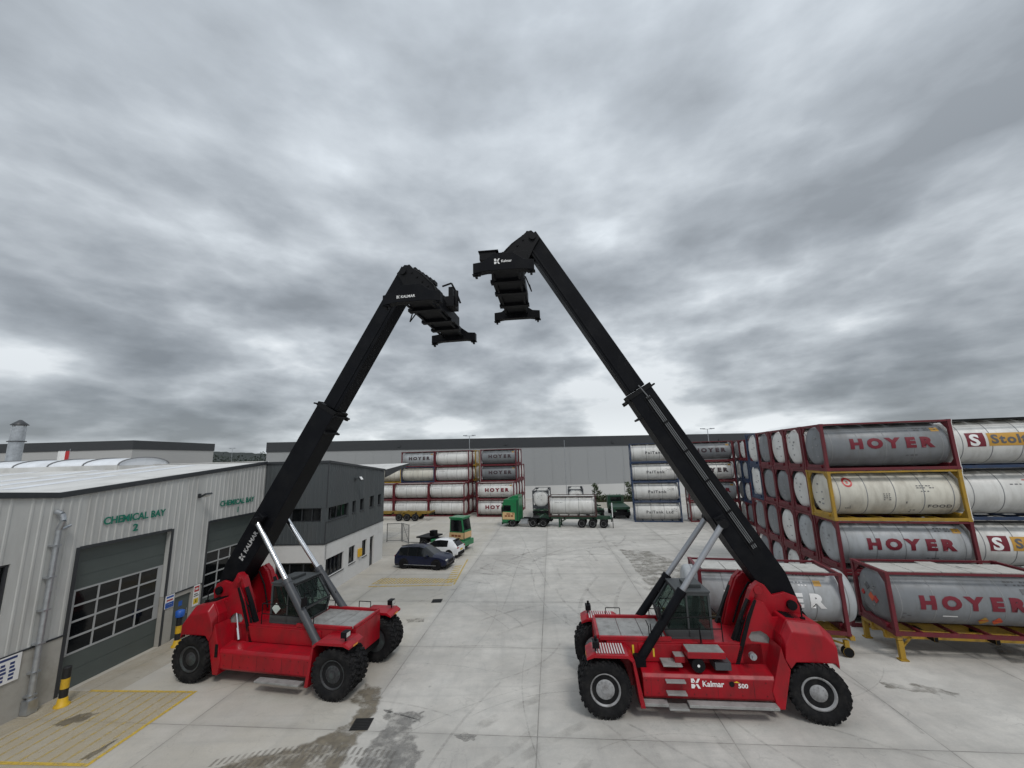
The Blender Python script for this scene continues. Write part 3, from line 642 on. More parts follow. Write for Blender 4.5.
# metal flue behind the ridge
t = thing('flue', 'round steel flue with a conical cap rising behind the rooflights', 'chimney', B(17.5, -27.2, 7.9), BA)
mb = MB(); mb.tube((0, 0, 0), (0, 0, 5.05), 0.48, n=24); mb.build('pipe', GALV, t)
mb = MB(); mb.lathe([(3.7, 0.60), (3.78, 0.60)], 'z'); mb.build('band', TRIM, t)
mb = MB(); mb.lathe([(5.2, 0.58), (5.25, 0.58), (5.68, 0.10), (5.70, 0.02)], 'z', n=20)
for k in range(4): a = k * math.pi / 2; mb.tube((0.44 * math.cos(a), 0.44 * math.sin(a), 4.95), (0.48 * math.cos(a), 0.48 * math.sin(a), 5.22), 0.03)
mb.build('cap', TRIM, t)

# ------------------------------------------------------------------ office block
off = thing('office_building', 'two-storey office block, anthracite cladding over white walls, behind the left machine', 'building', BW, BA)
OU0, OU1, OV = 12.6, 23.2, 4.68
def oz(u): return 9.05 - 0.088 * (u - OU0)
mb = MB()
front_holes = [(2.06, OV - 0.01, 4.93, 5.86)]
clad(mb, (0, OU0), (OV, OU0), 3.47, lambda s: 9.05, front_holes, 0.30, (0, -1), 0.022)
SIDEW = [(12.61, 15.95, 4.93, 5.86), (16.62, 17.22, 4.97, 5.90), (18.0, 18.75, 4.97, 5.92), (19.85, 20.85, 4.97, 5.95), (21.75, 22.5, 4.97, 5.95)]
clad(mb, (OV, OU0), (OV, OU1), 3.47, lambda s: oz(s + OU0), [(a - OU0, b - OU0, c, d) for a, b, c, d in SIDEW], 0.30, (1, 0), 0.022)
mb.build('cladding', CLADD, off, recalc=False)
mb = MB()
def wall_with(mb, ax, fixed, a0, a1, z0, z1, hs, th=0.3):
    """solid wall strip with rectangular openings; ax 'u' runs along u at v=fixed, 'v' along v at u=fixed"""
    cuts = sorted(set([a0, a1] + [h[i] for h in hs for i in (0, 1)]))
    for a, b in zip(cuts, cuts[1:]):
        c = (a + b) / 2; iv = [(z0, z1)]
        for h in hs:
            if h[0] < c < h[1]:
                iv = [q for lo, hi in iv for q in ((lo, min(h[2], hi)), (max(h[3], lo), hi)) if q[1] - q[0] > 0.005]
        for lo, hi in iv:
            if ax == 'u': mb.box(fixed - th, fixed, a, b, lo, hi)
            else: mb.box(a, b, fixed, fixed + th, lo, hi)
GW = [(12.75, 15.5, 1.10, 2.35), (16.35, 17.45, 1.15, 2.42), (18.72, 19.62, 1.15, 2.45)]
GD = (20.3, 21.15, 0.0, 2.45)
wall_with(mb, 'u', OV - 0.012, OU0 + 0.3, OU1, 0, 3.462, GW + [GD])
wall_with(mb, 'v', OU0 + 0.012, 0.03, OV - 0.012, 0, 3.462, [(1.2, OV - 0.35, 0.0, 2.22)])
mb.box(0.05, OV - 0.05, OU1 - 0.3, OU1, 0, 8.0)
mb.build('wall', RENDER_W, off)
mb = MB()
mb.box(-0.02, OV + 0.035, OU0 - 0.035, OU0 + 0.012, 3.40, 3.47); mb.box(OV - 0.012, OV + 0.035, OU0 + 0.014, OU1, 3.40, 3.47)
mb.beam((-0.05, OU0 - 0.02, 9.08), (OV + 0.06, OU0 - 0.02, 9.08), 0.14, 0.16)
mb.beam((OV + 0.02, OU0 + 0.06, 9.075), (OV + 0.02, OU1, oz(OU1) + 0.03), 0.14, 0.16)
mb.box(OV - 0.01, OV + 0.04, OU0 - 0.04, OU0 + 0.03, 3.48, 4.90); mb.box(OV - 0.01, OV + 0.04, OU0 - 0.04, OU0 + 0.03, 5.88, 9.0)
mb.build('trim', TRIM, off)
mb = MB(); mb.quad((-20, OU0 + 0.05, 9.08), (OV - 0.06, OU0 + 0.05, 9.08), (OV - 0.06, OU1, oz(OU1) + 0.06), (-20, OU1, oz(OU1) + 0.06))
mb.build('roof', ROOFM, off)
def side_window(name, u0, u1, z0, z1, nm):
    mb = MB(); mb.box(OV - 0.22, OV - 0.18, u0 + 0.01, u1 - 0.01, z0 + 0.01, z1 - 0.01); w = mb.build(name, DGLASS, off)
    mb = MB(); n = nm
    for k in range(n + 1):
        u = u0 + 0.03 + (u1 - u0 - 0.06) * k / n; mb.box(OV - 0.178, OV - 0.12, u - 0.025, u + 0.025, z0 + 0.012, z1 - 0.012)
    for z in (z0 + 0.035, z1 - 0.035): mb.box(OV - 0.176, OV - 0.124, u0 + 0.012, u1 - 0.012, z - 0.024, z + 0.024)
    mb.build('frame', TRIM, w)
    mb = MB(); mb.box(OV - 0.005, OV + 0.05, u0 - 0.02, u1 + 0.02, z0 - 0.05, z0 - 0.004); mb.build('sill', TRIM, w)
for i, (a, b, c, d) in enumerate(SIDEW): side_window('window', a, b, c, d, 4 if i == 0 else 1)
for i, (a, b, c, d) in enumerate(GW): side_window('window', a, b, c, d, 5 if i == 0 else 1)
mb = MB(); mb.box(2.07, OV - 0.2, OU0 + 0.18, OU0 + 0.22, 4.94, 5.85); w = mb.build('window', DGLASS, off)
mb = MB()
for v_ in (2.1, 2.85, 3.6, 4.25): mb.box(v_ - 0.03, v_ + 0.03, OU0 + 0.1, OU0 + 0.176, 4.95, 5.84)
mb.box(4.33, 4.60, OU0 + 0.02, OU0 + 0.15, 4.94, 5.85, mi=1)
for z in (4.97, 5.82): mb.box(2.075, 4.34, OU0 + 0.102, OU0 + 0.174, z - 0.025, z + 0.02)
mb.build('frame', [TRIM, RENDER_W], w)
mb = MB(); mb.box(1.21, OV - 0.36, OU0 + 0.2, OU0 + 0.24, 0.02, 2.21); w = mb.build('glazed_entrance', DGLASS, off)
mb = MB()
for v_ in (1.25, 2.2, 3.2, 4.28): mb.box(v_ - 0.035, v_ + 0.035, OU0 + 0.1, OU0 + 0.196, 0.03, 2.2)
for z in (0.07, 2.16): mb.box(1.22, 4.31, OU0 + 0.102, OU0 + 0.194, z - 0.035, z + 0.03)
mb.build('frame', TRIM, w)
mb = MB(); mb.box(OV - 0.2, OV - 0.14, GD[0] + 0.01, GD[1] - 0.01, 0.01, GD[3] - 0.01); dd = mb.build('door', TRIM, off)
mb = MB(); mb.box(OV - 0.138, OV - 0.13, GD[0] + 0.15, GD[1] - 0.15, 1.0, 2.2); mb.build('pane', DGLASS, dd)
# canopy beyond the office: roof slope rising again with a deep tapering fascia
mb = MB()
mb.quad((-20, OU1 + 0.02, 8.17), (OV + 0.1, OU1 + 0.02, 8.17), (OV + 0.1, 30.3, 8.66), (-20, 30.3, 8.66)); mb.build('roof', ROOFM, off)
mb = MB(); mb.prism([(OU1 + 0.02, 8.15), (30.3, 8.64), (30.3, 8.44), (OU1 + 0.02, 7.42)], OV + 0.02, OV + 0.10, 'yz'); mb.box(-20, OV + 0.1, 30.31, 30.38, 8.40, 8.67)
mb.build('fascia', TRIM, off)
mb = MB(); mb.tube((OV - 5.2, 29.0, 0), (OV - 5.2, 29.0, 8.3), 0.10); mb.build('column', GALV, off)
t = thing('wall_cabinet', 'small yellow cabinet on the white wall between the ground-floor windows', 'cabinet', B(18.12, OV, 1.35), BA)
mb = MB(); mb.box(0, 0.18, -0.24, 0.24, 0, 0.62); mb.build('case', YEL, t, 0.02)
mb = MB(); mb.box(0.181, 0.19, -0.17, 0.17, 0.1, 0.5); mb.build('lid', pm('amber_panel', (0.72, 0.44, 0.03), 0.4), t)
flood(B(16.9, OV + 0.03, 7.6), BA, 'tilted white floodlight high on the anthracite office wall', True)

# bollards: black and yellow steel posts
BB = pm('bollard_black', (0.012, 0.012, 0.013), 0.5); BY = pm('bollard_yellow', (0.66, 0.40, 0.015), 0.5, var=0.1, dirt=GRIME, damt=0.5)
def bollard(u, v_, label, h=1.2, topper=None):
    t = thing('bollard', label, 'bollard', B(u, v_), BA + u, 'bollards guarding the bay doors')
    mb = MB(); r = 0.13; zs = [0.30, 0.62, 0.98, 1.36]
    for k, (a, b) in enumerate(zip(zs, zs[1:])): mb.tube((0, 0, a), (0, 0, b), r, n=20, mi=k % 2)
    mb.lathe([(1.36, r), (1.385, r * 0.8), (1.395, 0.02)], 'z', n=20, mi=0)
    mb.build('post', [BB, BY], t)
    mb = MB(); mb.lathe([(0.0, 0.24), (0.06, 0.235), (0.10, 0.17), (0.28, 0.15), (0.31, 0.132)], 'z', n=20); mb.build('base', BY, t)
    if topper: mb = MB(); mb.lathe([(1.40, 0.19), (1.44, 0.20), (1.68, 0.20), (1.72, 0.12)], 'z', n=16); mb.build('cap', BLUE, t)
bollard(0.53, 0.92, 'black and yellow bollard at the near corner of bay door two')
bollard(5.50, 0.95, 'black and yellow bollard wearing a blue cap, under the small blue sign', topper=True)
bollard(7.75, 0.9, 'black and yellow bollard partly hidden behind the left machine')
bollard(-1.95, 0.62, 'black and yellow bollard cut by the left edge of the picture, below the information board')
# ==SPLIT==
# ------------------------------------------------------------------ reach stackers (local frame: x forward, y left, z up, origin on the ground under the rear axle)
TR = 0.915
def tyre_mesh():
    mb = MB(); w = 0.26
    mb.lathe([(-w * 0.7, 0.50), (-w, 0.58), (-w * 1.04, 0.74), (-w, 0.84), (-w * 0.9, 0.872), (w * 0.9, 0.872), (w, 0.84), (w * 1.04, 0.74), (w, 0.58), (w * 0.7, 0.50)], 'y', n=56)
    n = 26
    for k in range(n):
        for sgn in (-1, 1):
            a = 2 * math.pi * (k + (0.5 if sgn > 0 else 0)) / n
            M_ = Matrix.Rotation(a, 4, 'Y') @ Matrix.Translation((0, 0, 0.885)) @ Matrix.Rotation(R(24) * sgn, 4, 'Z')
            y0, y1 = (0.02, w * 1.03) if sgn > 0 else (-w * 1.03, -0.02)
            mb.box(-0.048, 0.048, y0, y1, -0.03, 0.03, M_)
            M2 = Matrix.Rotation(a + 0.05 , 4, 'Y') @ Matrix.Translation((0, 0, 0.835))
            mb.box(-0.04, 0.04, *( (w * 0.95, w * 1.07) if sgn > 0 else (-w * 1.07, -w * 0.95)), -0.05, 0.055, M2)
    return mb.mesh('tyre', RUBBER)
def rim_mesh(kind, mat):
    mb = MB()
    if kind == 'deep':      # drive wheel: ring, deep well and planetary hub
        mb.lathe([(-0.2, 0.50), (0.20, 0.515), (0.235, 0.53), (0.235, 0.50), (0.19, 0.47), (0.06, 0.40), (0.05, 0.36), (0.16, 0.345), (0.19, 0.31), (0.19, 0.02)], 'y', n=40)
        for k in range(12):
            a = 2 * math.pi * k / 12; mb.tube((0.27 * math.cos(a), 0.19, 0.27 * math.sin(a)), (0.27 * math.cos(a), 0.215, 0.27 * math.sin(a)), 0.022, n=6)
        mb.tube((0, 0.19, 0), (0, 0.225, 0), 0.12, n=20)
    else:                   # steer wheel: shallow dish with a bolt circle and hub cap
        mb.lathe([(-0.2, 0.50), (0.22, 0.52), (0.24, 0.52), (0.235, 0.47), (0.17, 0.43), (0.15, 0.30), (0.20, 0.24), (0.21, 0.17), (0.235, 0.13), (0.24, 0.02)], 'y', n=40)
        for k in range(14):
            a = 2 * math.pi * k / 14; mb.tube((0.345 * math.cos(a), 0.14, 0.345 * math.sin(a)), (0.345 * math.cos(a), 0.172, 0.345 * math.sin(a)), 0.026, n=6)
        for k in range(8):
            a = 2 * math.pi * k / 8; mb.tube((0.19 * math.cos(a), 0.2, 0.19 * math.sin(a)), (0.19 * math.cos(a), 0.225, 0.19 * math.sin(a)), 0.018, n=6)
    return mb.mesh('rim', mat)
TYM = tyre_mesh()
def k_mark(mb, o, ex, ey, h, mi=0, lift=0.004):
    """four-petal white emblem"""
    o, ex, ey = Vector(o), Vector(ex).normalized(), Vector(ey).normalized(); n = ex.cross(ey)
    for poly in ([(0, .56), (.30, .56), (.46, .72), (.30, 1), (0, 1)], [(0, .44), (0, 0), (.30, 0), (.46, .28), (.30, .44)], [(.54, .66), (.46, .56), (.74, .56), (1, 1), (.74, 1)], [(.46, .44), (.54, .34), (.74, 0), (1, 0), (.74, .44)]):
        mb.add([o + ex * a * h + ey * b * h + n * lift for a, b in poly], [tuple(range(len(poly)))], False, mi)

def reach_stacker(label, loc, rz, ang, hx, hz, rear_in, near, barrel, rod, rim_d, rim_s, steer, rear_x, full):
    """near = +1/-1: the side with sill rail (and, when full, steps and lettering); hx,hz boom-head top"""
    T = thing('reach_stacker', label, 'reach stacker', loc, rz)
    # --- wheels
    fx = 6.97 if full else 6.84
    rd, rs = rim_mesh('deep', rim_d), rim_mesh('dish', rim_s)
    def wheel(x, y, out, rim, st=0.0):
        w = link('wheel', TYM, T); w.location = (x, y, TR); w.rotation_euler = (0, random.random() * 6, (0 if out > 0 else math.pi) + st)
        link('rim', rim, w)
    for s in (1, -1):
        wheel(fx, 1.80 * s, s, rd); wheel(fx, 1.22 * s, s, rd)
        wheel(rear_x, (2.07 - rear_in - 0.27) * s, s, rs, steer)
    mb = MB(); mb.tube((fx, -1.9, TR), (fx, 1.9, TR), 0.24, n=16); mb.tube((rear_x, -1.5, TR), (rear_x, 1.5, TR), 0.2, n=16); mb.build('axle', BLACK, T)
    # --- chassis
    mb = MB()
    mb.box(1.2, 6.75, -1.08, 1.08, 0.62, 2.12)
    for s in (1, -1):
        pl_ = [(1.04 * s, 0.55), (1.68 * s, 0.55), (1.74 * s, 0.64), (1.74 * s, 1.22), (1.66 * s, 1.33), (1.04 * s, 1.44)]
        mb.prism(pl_, 0.98, 5.62, 'yz')
        mb.box(1.9, 5.6, 1.081 * s if s > 0 else -1.12, 1.12 if s > 0 else 1.081 * s, 1.45, 2.05)
        mb.box(4.35, 6.98, (0.98 if s > 0 else -1.10), (1.10 if s > 0 else -0.98), 2.125, 2.27)
    mb.box(6.76, 7.12, -0.97, 0.97, 1.05, 2.16); mb.box(6.99, 7.10, -0.97, 0.97, 2.165, 2.27)
    mb.build('chassis', RED, T, 0.025)
    mb = MB()
    for s in (1, -1):
        for x in (1.9, 3.1, 4.3, 5.35):
            mb.box(x - 0.006, x + 0.006, min(1.735 * s, 1.744 * s), max(1.735 * s, 1.744 * s), 0.66, 1.20)
        for x in (1.5, 2.3, 2.7, 3.5, 3.9, 4.7, 5.1, 5.5):
            for z in (0.74, 1.14): mb.tube((x, 1.738 * s, z), (x, 1.755 * s, z), 0.018, n=6)
    mb.build('panel_fixing', pm('seam_dark_red', (0.07, 0.004, 0.006), 0.6), T)
    # --- rear body and counterweight
    hi = [(-0.92, 1.62), (-0.80, 1.80), (0.42, 1.82), (0.62, 1.6), (0.78, 1.9), (0.72, 2.6), (0.45, 3.08), (-0.50, 2.90), (-0.88, 2.45)]
    lo = [(-0.90, 1.62), (-0.79, 1.80), (0.42, 1.82), (0.62, 1.6), (0.77, 1.9), (0.69, 2.34), (0.44, 2.78), (-0.48, 2.60), (-0.86, 2.17)]
    if full:
        hi = hi[:7] + [(-0.62, 2.96), (-0.97, 2.60)]; hi[0] = (-0.97, 1.62); hi[1] = (-0.82, 1.80)
        lo = lo[:7] + [(-0.60, 2.66), (-0.95, 2.30)]; lo[0] = (-0.95, 1.62); lo[1] = (-0.81, 1.80)
    mb = MB(); mb.prism(hi, -1.50, 1.50)
    for s in (1, -1): mb.prism(hi, 1.501 * s, 1.78 * s, poly2=lo)
    mb.build('counterweight', RED, T, 0.04)
    for s in (1, -1):
        mb = MB(); mb.prism([(0.64, 1.58), (0.98, 0.36), (1.22, 0.36), (1.32, 0.9), (0.86, 2.30), (0.79, 1.92)], 1.0 * s, 1.775 * s)
        mb.build('rear_fender', RED, T, 0.02)
        mb = MB()       # side panel of the tower with an oval opening
        o_ = [(0.30, 1.45), (2.12, 1.40), (1.86, 2.3), (1.52, 3.15), (1.25, 3.6), (0.95, 3.5), (0.70, 3.0), (0.30, 3.0)]
        h_ = [(1.52, 2.16), (1.62, 2.32), (1.50, 2.50), (1.18, 2.54), (0.98, 2.42), (0.83, 2.22), (0.90, 2.10), (1.3, 2.10)]
        N_ = len(o_); pairs = [(0, 6), (1, 0), (2, 1), (3, 2), (4, 3), (5, 3), (6, 4), (7, 5)]
        for ya, yb in ((1.00 * s, 1.08 * s),):
            for q in range(N_):
                a_, b_ = o_[q], o_[(q + 1) % N_]; c_, d_ = h_[pairs[q][1]], h_[pairs[(q + 1) % N_][1]]
                for y in (ya, yb): mb.add([(a_[0], y, a_[1]), (b_[0], y, b_[1]), (d_[0], y, d_[1]), (c_[0], y, c_[1])], [(0, 1, 2, 3)] if (c_ != d_) else [(0, 1, 2)])
                mb.add([(a_[0], ya, a_[1]), (b_[0], ya, b_[1]), (b_[0], yb, b_[1]), (a_[0], yb, a_[1])], [(0, 1, 2, 3)])
                if c_ != d_: mb.add([(c_[0], ya, c_[1]), (d_[0], ya, d_[1]), (d_[0], yb, d_[1]), (c_[0], yb, c_[1])], [(0, 1, 2, 3)])
        mb.build('tower_panel', RED, T)
        mb = MB(); mb.box(0.80, 1.70, min(0.92 * s, 0.98 * s), max(0.92 * s, 0.98 * s), 2.0, 2.6); mb.build('access_panel', TREAD, T)
    mb = MB(); mb.box(-0.80, -0.65, -1.1, 1.1, 0.7, 1.7); mb.build('rear_beam', RED, T, 0.02)
    mb = MB(); M_ = Matrix.Translation((-0.03, 0, 2.985)) @ Matrix.Rotation(R(-10.7), 4, 'Y'); mb.box(-0.36, 0.36, -1.25, 1.25, 0.0, 0.035, M_)
    for k in range(9): mb.box(-0.33 + 0.075 * k, -0.295 + 0.075 * k, -1.2, 1.2, 0.036, 0.055, M_)
    mb.build('grille', BLACK, T, 0.01)
    # --- boom tower: side plates with a lightening hole
    outer = [(2.32, 0.95), (1.62, 2.95), (1.22, 3.85), (0.92, 4.12), (0.66, 3.98), (0.42, 3.62), (-0.05, 3.72), (-0.42, 3.58), (-0.58, 3.25), (-0.50, 2.9), (-0.6, 1.6), (0.6, 1.3)]
    for s in (1, -1):
        mb = MB()
        mb.prism(outer, 0.52 * s, 0.66 * s)
        mb.prism([(2.36, 0.95), (1.66, 2.95), (1.26, 3.87), (0.95, 4.16), (0.86, 4.02), (1.12, 3.75), (1.5, 2.9), (2.15, 0.95)], 0.661 * s, 0.90 * s)
        mb.tube((1.02, 0.5 * s, 3.86), (1.02, 0.95 * s, 3.86), 0.15, n=18)
        mb.build('boom_support', RED, T, 0.015)
    mb = MB(); mb.tube((-0.2, -0.78, 3.3), (-0.2, 0.78, 3.3), 0.17, n=20); mb.build('boom_pin', BLACK, T)
    # hydraulic hoses and cable chains down the tower front
    mb = MB()
    for s in (1, -1):
        for k in range(3):
            o = 0.05 * k
            mb.path([(1.18 + o, 0.93 * s, 3.5 - o), (1.52 + o, 0.95 * s, 2.9), (1.85 + o, 0.95 * s, 2.2), (2.12 + o, 1.0 * s, 1.5)], 0.022, n=6)
        mb.prism([(2.40, 1.5), (1.72, 2.95), (1.40, 3.55), (1.30, 3.50), (1.62, 2.90), (2.26, 1.5)], 0.70 * s, 0.90 * s)
        mb.prism([(2.05, 1.42), (2.2, 1.42), (1.60, 3.0), (1.28, 3.62), (1.20, 3.58), (1.48, 2.95)], 1.082 * s, 1.12 * s)
        for z in (1.8, 2.3, 2.8): mb.box(2.42 - z * 0.32 - 0.1, 2.42 - z * 0.32 + 0.24, 0.91 * s - 0.02, 0.91 * s + 0.07, z - 0.03, z + 0.03)
    mb.path([(0.3, 0.3, 3.2), (0.9, 0.36, 3.9), (1.25, 0.36, 3.3), (1.6, 0.3, 2.3)], 0.035); mb.path([(0.3, -0.3, 3.2), (0.8, -0.36, 3.8), (1.2, -0.36, 3.2), (1.6, -0.3, 2.3)], 0.035)
    mb.build('hose', BLACK, T)
    mb = MB(); s = near
    if not full: mb.tube((0.95, 0.96 * s, 3.35), (1.52, 1.12 * s, 1.5), 0.045, n=10); mb.tube((1.38, 1.09 * s, 1.95), (1.52, 1.12 * s, 1.5), 0.07, n=10); mb.build('steering_ram', CHROME, T)
    else: mb.tube((1.7, 1.37, 1.85), (1.7, 1.5, 1.85), 0.12, n=18); mb.tube((1.7, 1.5, 1.85), (1.7, 1.58, 1.85), 0.06, n=12); mb.build('filler_cap', GALV, T)
    # --- front fenders with lamps
    for s in (1, -1):
        mb = MB()
        mb.prism([(5.90, 1.90), (6.10, 2.04), (7.36, 2.06), (7.56, 1.94), (7.56, 1.86), (7.3, 1.95), (6.12, 1.945), (5.98, 1.82)], 1.10 * s, 2.08 * s)
        mb.prism([(5.90, 1.89), (5.975, 1.80), (5.80, 0.40), (5.64, 0.40)], 1.0 * s, 2.06 * s)
        f_ = mb.build('front_fender', RED, T, 0.012)
        mb = MB()
        if full:
            for k in range(11): x = 6.22 + 0.095 * k; mb.box(x, x + 0.045, min(1.2 * s, 1.98 * s), max(1.2 * s, 1.98 * s), 2.068, 2.088)
            mb.build('anti_slip_strip', pm('strip_grey', (0.55, 0.50, 0.49), 0.6), f_)
        mb = MB(); x0 = 7.22
        mb.tube((x0, 1.80 * s, 2.06), (x0, 1.80 * s, 2.24), 0.03); mb.box(x0 - 0.13, x0 + 0.11, 1.64 * s - 0.001 if s > 0 else 1.96 * s, 1.96 * s if s > 0 else 1.64 * s, 2.20, 2.42)
        if full: mb.tube((x0 - 0.02, 1.80 * s, 2.42), (x0 - 0.02, 1.80 * s, 2.56), 0.05)
        h = mb.build('headlight', BLACK, f_, 0.012)
        mb = MB(); mb.box(x0 + 0.111, x0 + 0.116, min(1.68 * s, 1.92 * s), max(1.68 * s, 1.92 * s), 2.23, 2.39); mb.box(7.565, 7.572, min(1.5 * s, 1.8 * s), max(1.5 * s, 1.8 * s), 1.87, 1.93, mi=1); mb.build('lens', [LAMPG, AMBER], f_)
    # --- deck
    mb = MB()
    for a, b in ((4.50, 5.3), (5.32, 6.13), (6.15, 6.97)): mb.box(a, b, -0.96, 0.96, 2.125, 2.165)
    mb.build('deck_plate', TREAD, T, 0.005)
    # --- cab
    CABM = pm('cab_grey', (0.045, 0.05, 0.052), 0.5)
    prof = [(2.80, 2.13), (4.36, 2.13), (4.52, 2.78), (3.86, 3.68), (2.80, 3.68)]
    mb = MB(); yw = 0.80
    for s in (1, -1):
        for a, b in zip(prof, prof[1:] + prof[:1]): mb.beam((a[0], yw * s, a[1]), (b[0], yw * s, b[1]), 0.09, 0.09)
        mb.beam((3.62, yw * s, 2.13), (3.62, yw * s, 3.68), 0.07, 0.07)
        mb.box(2.8, 4.40, yw * s - 0.035, yw * s + 0.035, 2.13, 2.42)
    for p in prof: mb.beam((p[0], -yw, p[1]), (p[0], yw, p[1]), 0.09, 0.09)
    mb.box(2.8, 4.4, -yw, yw, 2.13, 2.2)
    cab = mb.build('cab', CABM, T, 0.01)
    mb = MB(); mb.box(2.72, 3.95, -0.86, 0.86, 3.73, 3.80); mb.box(2.9, 3.5, -0.4, 0.4, 3.80, 3.92); mb.build('roof', CABM, cab, 0.02)
    mb = MB()
    for s in (1, -1): mb.prism([(2.84, 2.43), (4.42, 2.43), (4.47, 2.76), (3.83, 3.63), (2.84, 3.63)], (yw - 0.004) * s, (yw + 0.004) * s)
    mb.quad((4.50, -0.75, 2.80), (4.50, 0.75, 2.80), (3.88, 0.75, 3.66), (3.88, -0.75, 3.66)); mb.quad((4.38, -0.75, 2.18), (4.38, 0.75, 2.18), (4.51, 0.75, 2.76), (4.51, -0.75, 2.76))
    mb.quad((2.80, -0.75, 2.2), (2.80, 0.75, 2.2), (2.80, 0.75, 3.64), (2.80, -0.75, 3.64))
    mb.build('pane', GLASS, cab)
    mb = MB(); mb.box(3.1, 3.6, -0.28, 0.28, 2.21, 2.62); mb.prism([(3.1, 2.6), (3.22, 2.6), (3.05, 3.35), (2.93, 3.35)], -0.26, 0.26); mb.box(2.94, 3.06, -0.13, 0.13, 3.36, 3.55); mb.build('seat', SEATB, cab, 0.03)
    mb = MB(); mb.beam((4.2, 0, 2.2), (3.95, 0, 2.85), 0.08, 0.08)
    mb.lathe([(-0.015, 0.17), (-0.015, 0.20), (0.015, 0.20), (0.015, 0.17)], 'z', n=20, M=Matrix.Translation((3.93, 0, 2.88)) @ Matrix.Rotation(R(-25), 4, 'Y')); mb.build('steering_wheel', BLACK, cab)
    for s in (1, -1):
        mb = MB(); mb.path([(2.5, 1.0 * s, 2.12), (2.5, 1.0 * s, 2.95), (3.6, 1.03 * s, 2.95), (4.7, 1.03 * s, 2.9), (4.7, 1.03 * s, 2.13)], 0.02, n=6); mb.path([(2.5, 1.0 * s, 2.55), (4.7, 1.03 * s, 2.52)], 0.018, n=6)
        if s > 0: mb.path([(2.5, -1.0, 2.95), (2.5, 1.0, 2.95)], 0.02, n=6)
        mb.build('handrail', BLACK, T)
    mb = MB(); mb.path([(5.15, near * 1.05, 2.15), (5.15, near * 1.05, 2.62), (5.15, near * 0.6, 2.66)], 0.018, n=6); mb.build('handrail', BLACK, T)
    mb = MB(); mb.path([(5.9, -near * 1.15, 2.05), (5.9, -near * 1.15, 2.5), (6.5, -near * 1.15, 2.5), (6.5, -near * 1.15, 2.05)], 0.018, n=6); mb.build('handrail', BLACK, T)
    mb = MB()
    for k in range(4): mb.path([(3.98, -0.9 + 0.6 * k, 3.72), (4.56, -0.9 + 0.6 * k, 2.85)], 0.013, n=5)
    for q in (0.0, 0.5, 1.0): mb.path([(3.98 + 0.58 * q, -0.9, 3.72 - 0.87 * q), (3.98 + 0.58 * q, 0.9, 3.72 - 0.87 * q)], 0.013, n=5)
    mb.build('window_guard', BLACK, cab)
    mb = MB(); mb.path([(4.45, near * 0.82, 3.0), (4.75, near * 1.2, 3.55), (4.75, near * 1.2, 3.2)], 0.02, n=6); mb.box(4.70, 4.80, near * 1.2 - 0.12, near * 1.2 + 0.12, 3.0, 3.35); mb.build('wing_mirror', BLACK, T)
    mb = MB(); mb.path([(-0.25, near * 1.2, 2.95), (-0.25, near * 1.2, 3.42), (-0.25, near * 1.05, 3.55)], 0.025, n=6); mb.box(-0.33, -0.2, near * 1.2 - 0.05, near * 1.2 + 0.05, 2.94, 3.06); mb.build('aerial', BLACK, T)
    # --- sill rail, steps, boxes
    mb = MB(); s = near
    if full:
        mb.box(1.28, 4.18, 1.76, 2.06, 0.47, 0.56); mb.box(4.87, 5.66, 1.76, 2.06, 0.47, 0.56); mb.build('side_rail', TREAD, T, 0.01)
        for z, y1 in ((0.40, 2.12), (0.80, 2.02), (1.15, 1.96), (1.55, 1.70)):
            mb = MB(); mb.box(4.20, 4.86, 1.75 if z < 1.5 else 1.13, y1, z, z + 0.05); mb.build('step', TREAD, T, 0.008)
        mb = MB(); mb.box(2.72, 4.02, 1.13, 1.76, 1.86, 2.06); mb.box(4.05, 4.4, 1.13, 1.5, 1.6, 1.8); mb.build('side_box', RED, T, 0.015)
        mb = MB(); mb.box(2.76, 3.98, 1.16, 1.73, 2.061, 2.085); mb.box(4.06, 4.39, 1.14, 1.49, 1.801, 1.82); mb.build('platform', TREAD, T)
        mb = MB(); mb.tube((3.66, 1.13, 1.62), (3.66, 1.72, 1.62), 0.23, n=20); mb.box(2.55, 3.1, 1.13, 1.70, 1.48, 1.74, mi=1); mb.tube((2.62, 1.735, 1.08), (2.62, 1.752, 1.08), 0.09, n=20)
        mb.build('air_filter', [BLACK, CYLG], T, 0.01)
        mb = MB(); mb.tube((3.66, 1.72, 1.62), (3.66, 1.735, 1.62), 0.045, n=12); mb.build('filter_cap', WHITE, T)
        mb = MB(); k_mark(mb, (3.98, 1.742, 0.92), (-1, 0, 0), (0, 0, 1), 0.31)
        text_flat(mb, 'Kalmar', 0.25, (3.61, 1.742, 0.99), (-1, 0, 0), (0, 0, 1), 1.0, 0.006, center=False)
        text_flat(mb, '500', 0.19, (2.42, 1.742, 0.97), (-1, 0, 0), (0, 0, 1), 1.15, 0.005, center=False)
        mb.prism([(2.55, 1.14), (2.45, 1.18), (2.35, 1.12), (2.45, 1.13)], 1.744, 1.748, mi=1)
        mb.build('lettering', [WHITE, SYEL], T)
        mb = MB()
        for x in (5.1, 3.35): mb.path([(x, 1.16, 2.1), (x, 1.16, 2.75), (x - 0.05, 1.16, 2.0)], 0.016, n=6)
        mb.box(5.02, 5.08, 1.122, 1.126, 1.62, 1.90, mi=1); mb.box(5.75, 5.82, 1.10, 1.104, 1.65, 2.0, mi=1)
        mb.build('strap', [BLACK, SYEL], T)
    else:
        mb.box(3.35, 5.40, -2.08, -1.76, 0.40, 0.47); mb.build('step', TREAD, T, 0.008)
        mb = MB(); mb.box(1.02, 1.16, -1.80, -1.781, 1.05, 1.55); mb.build('vent', BLACK, T)
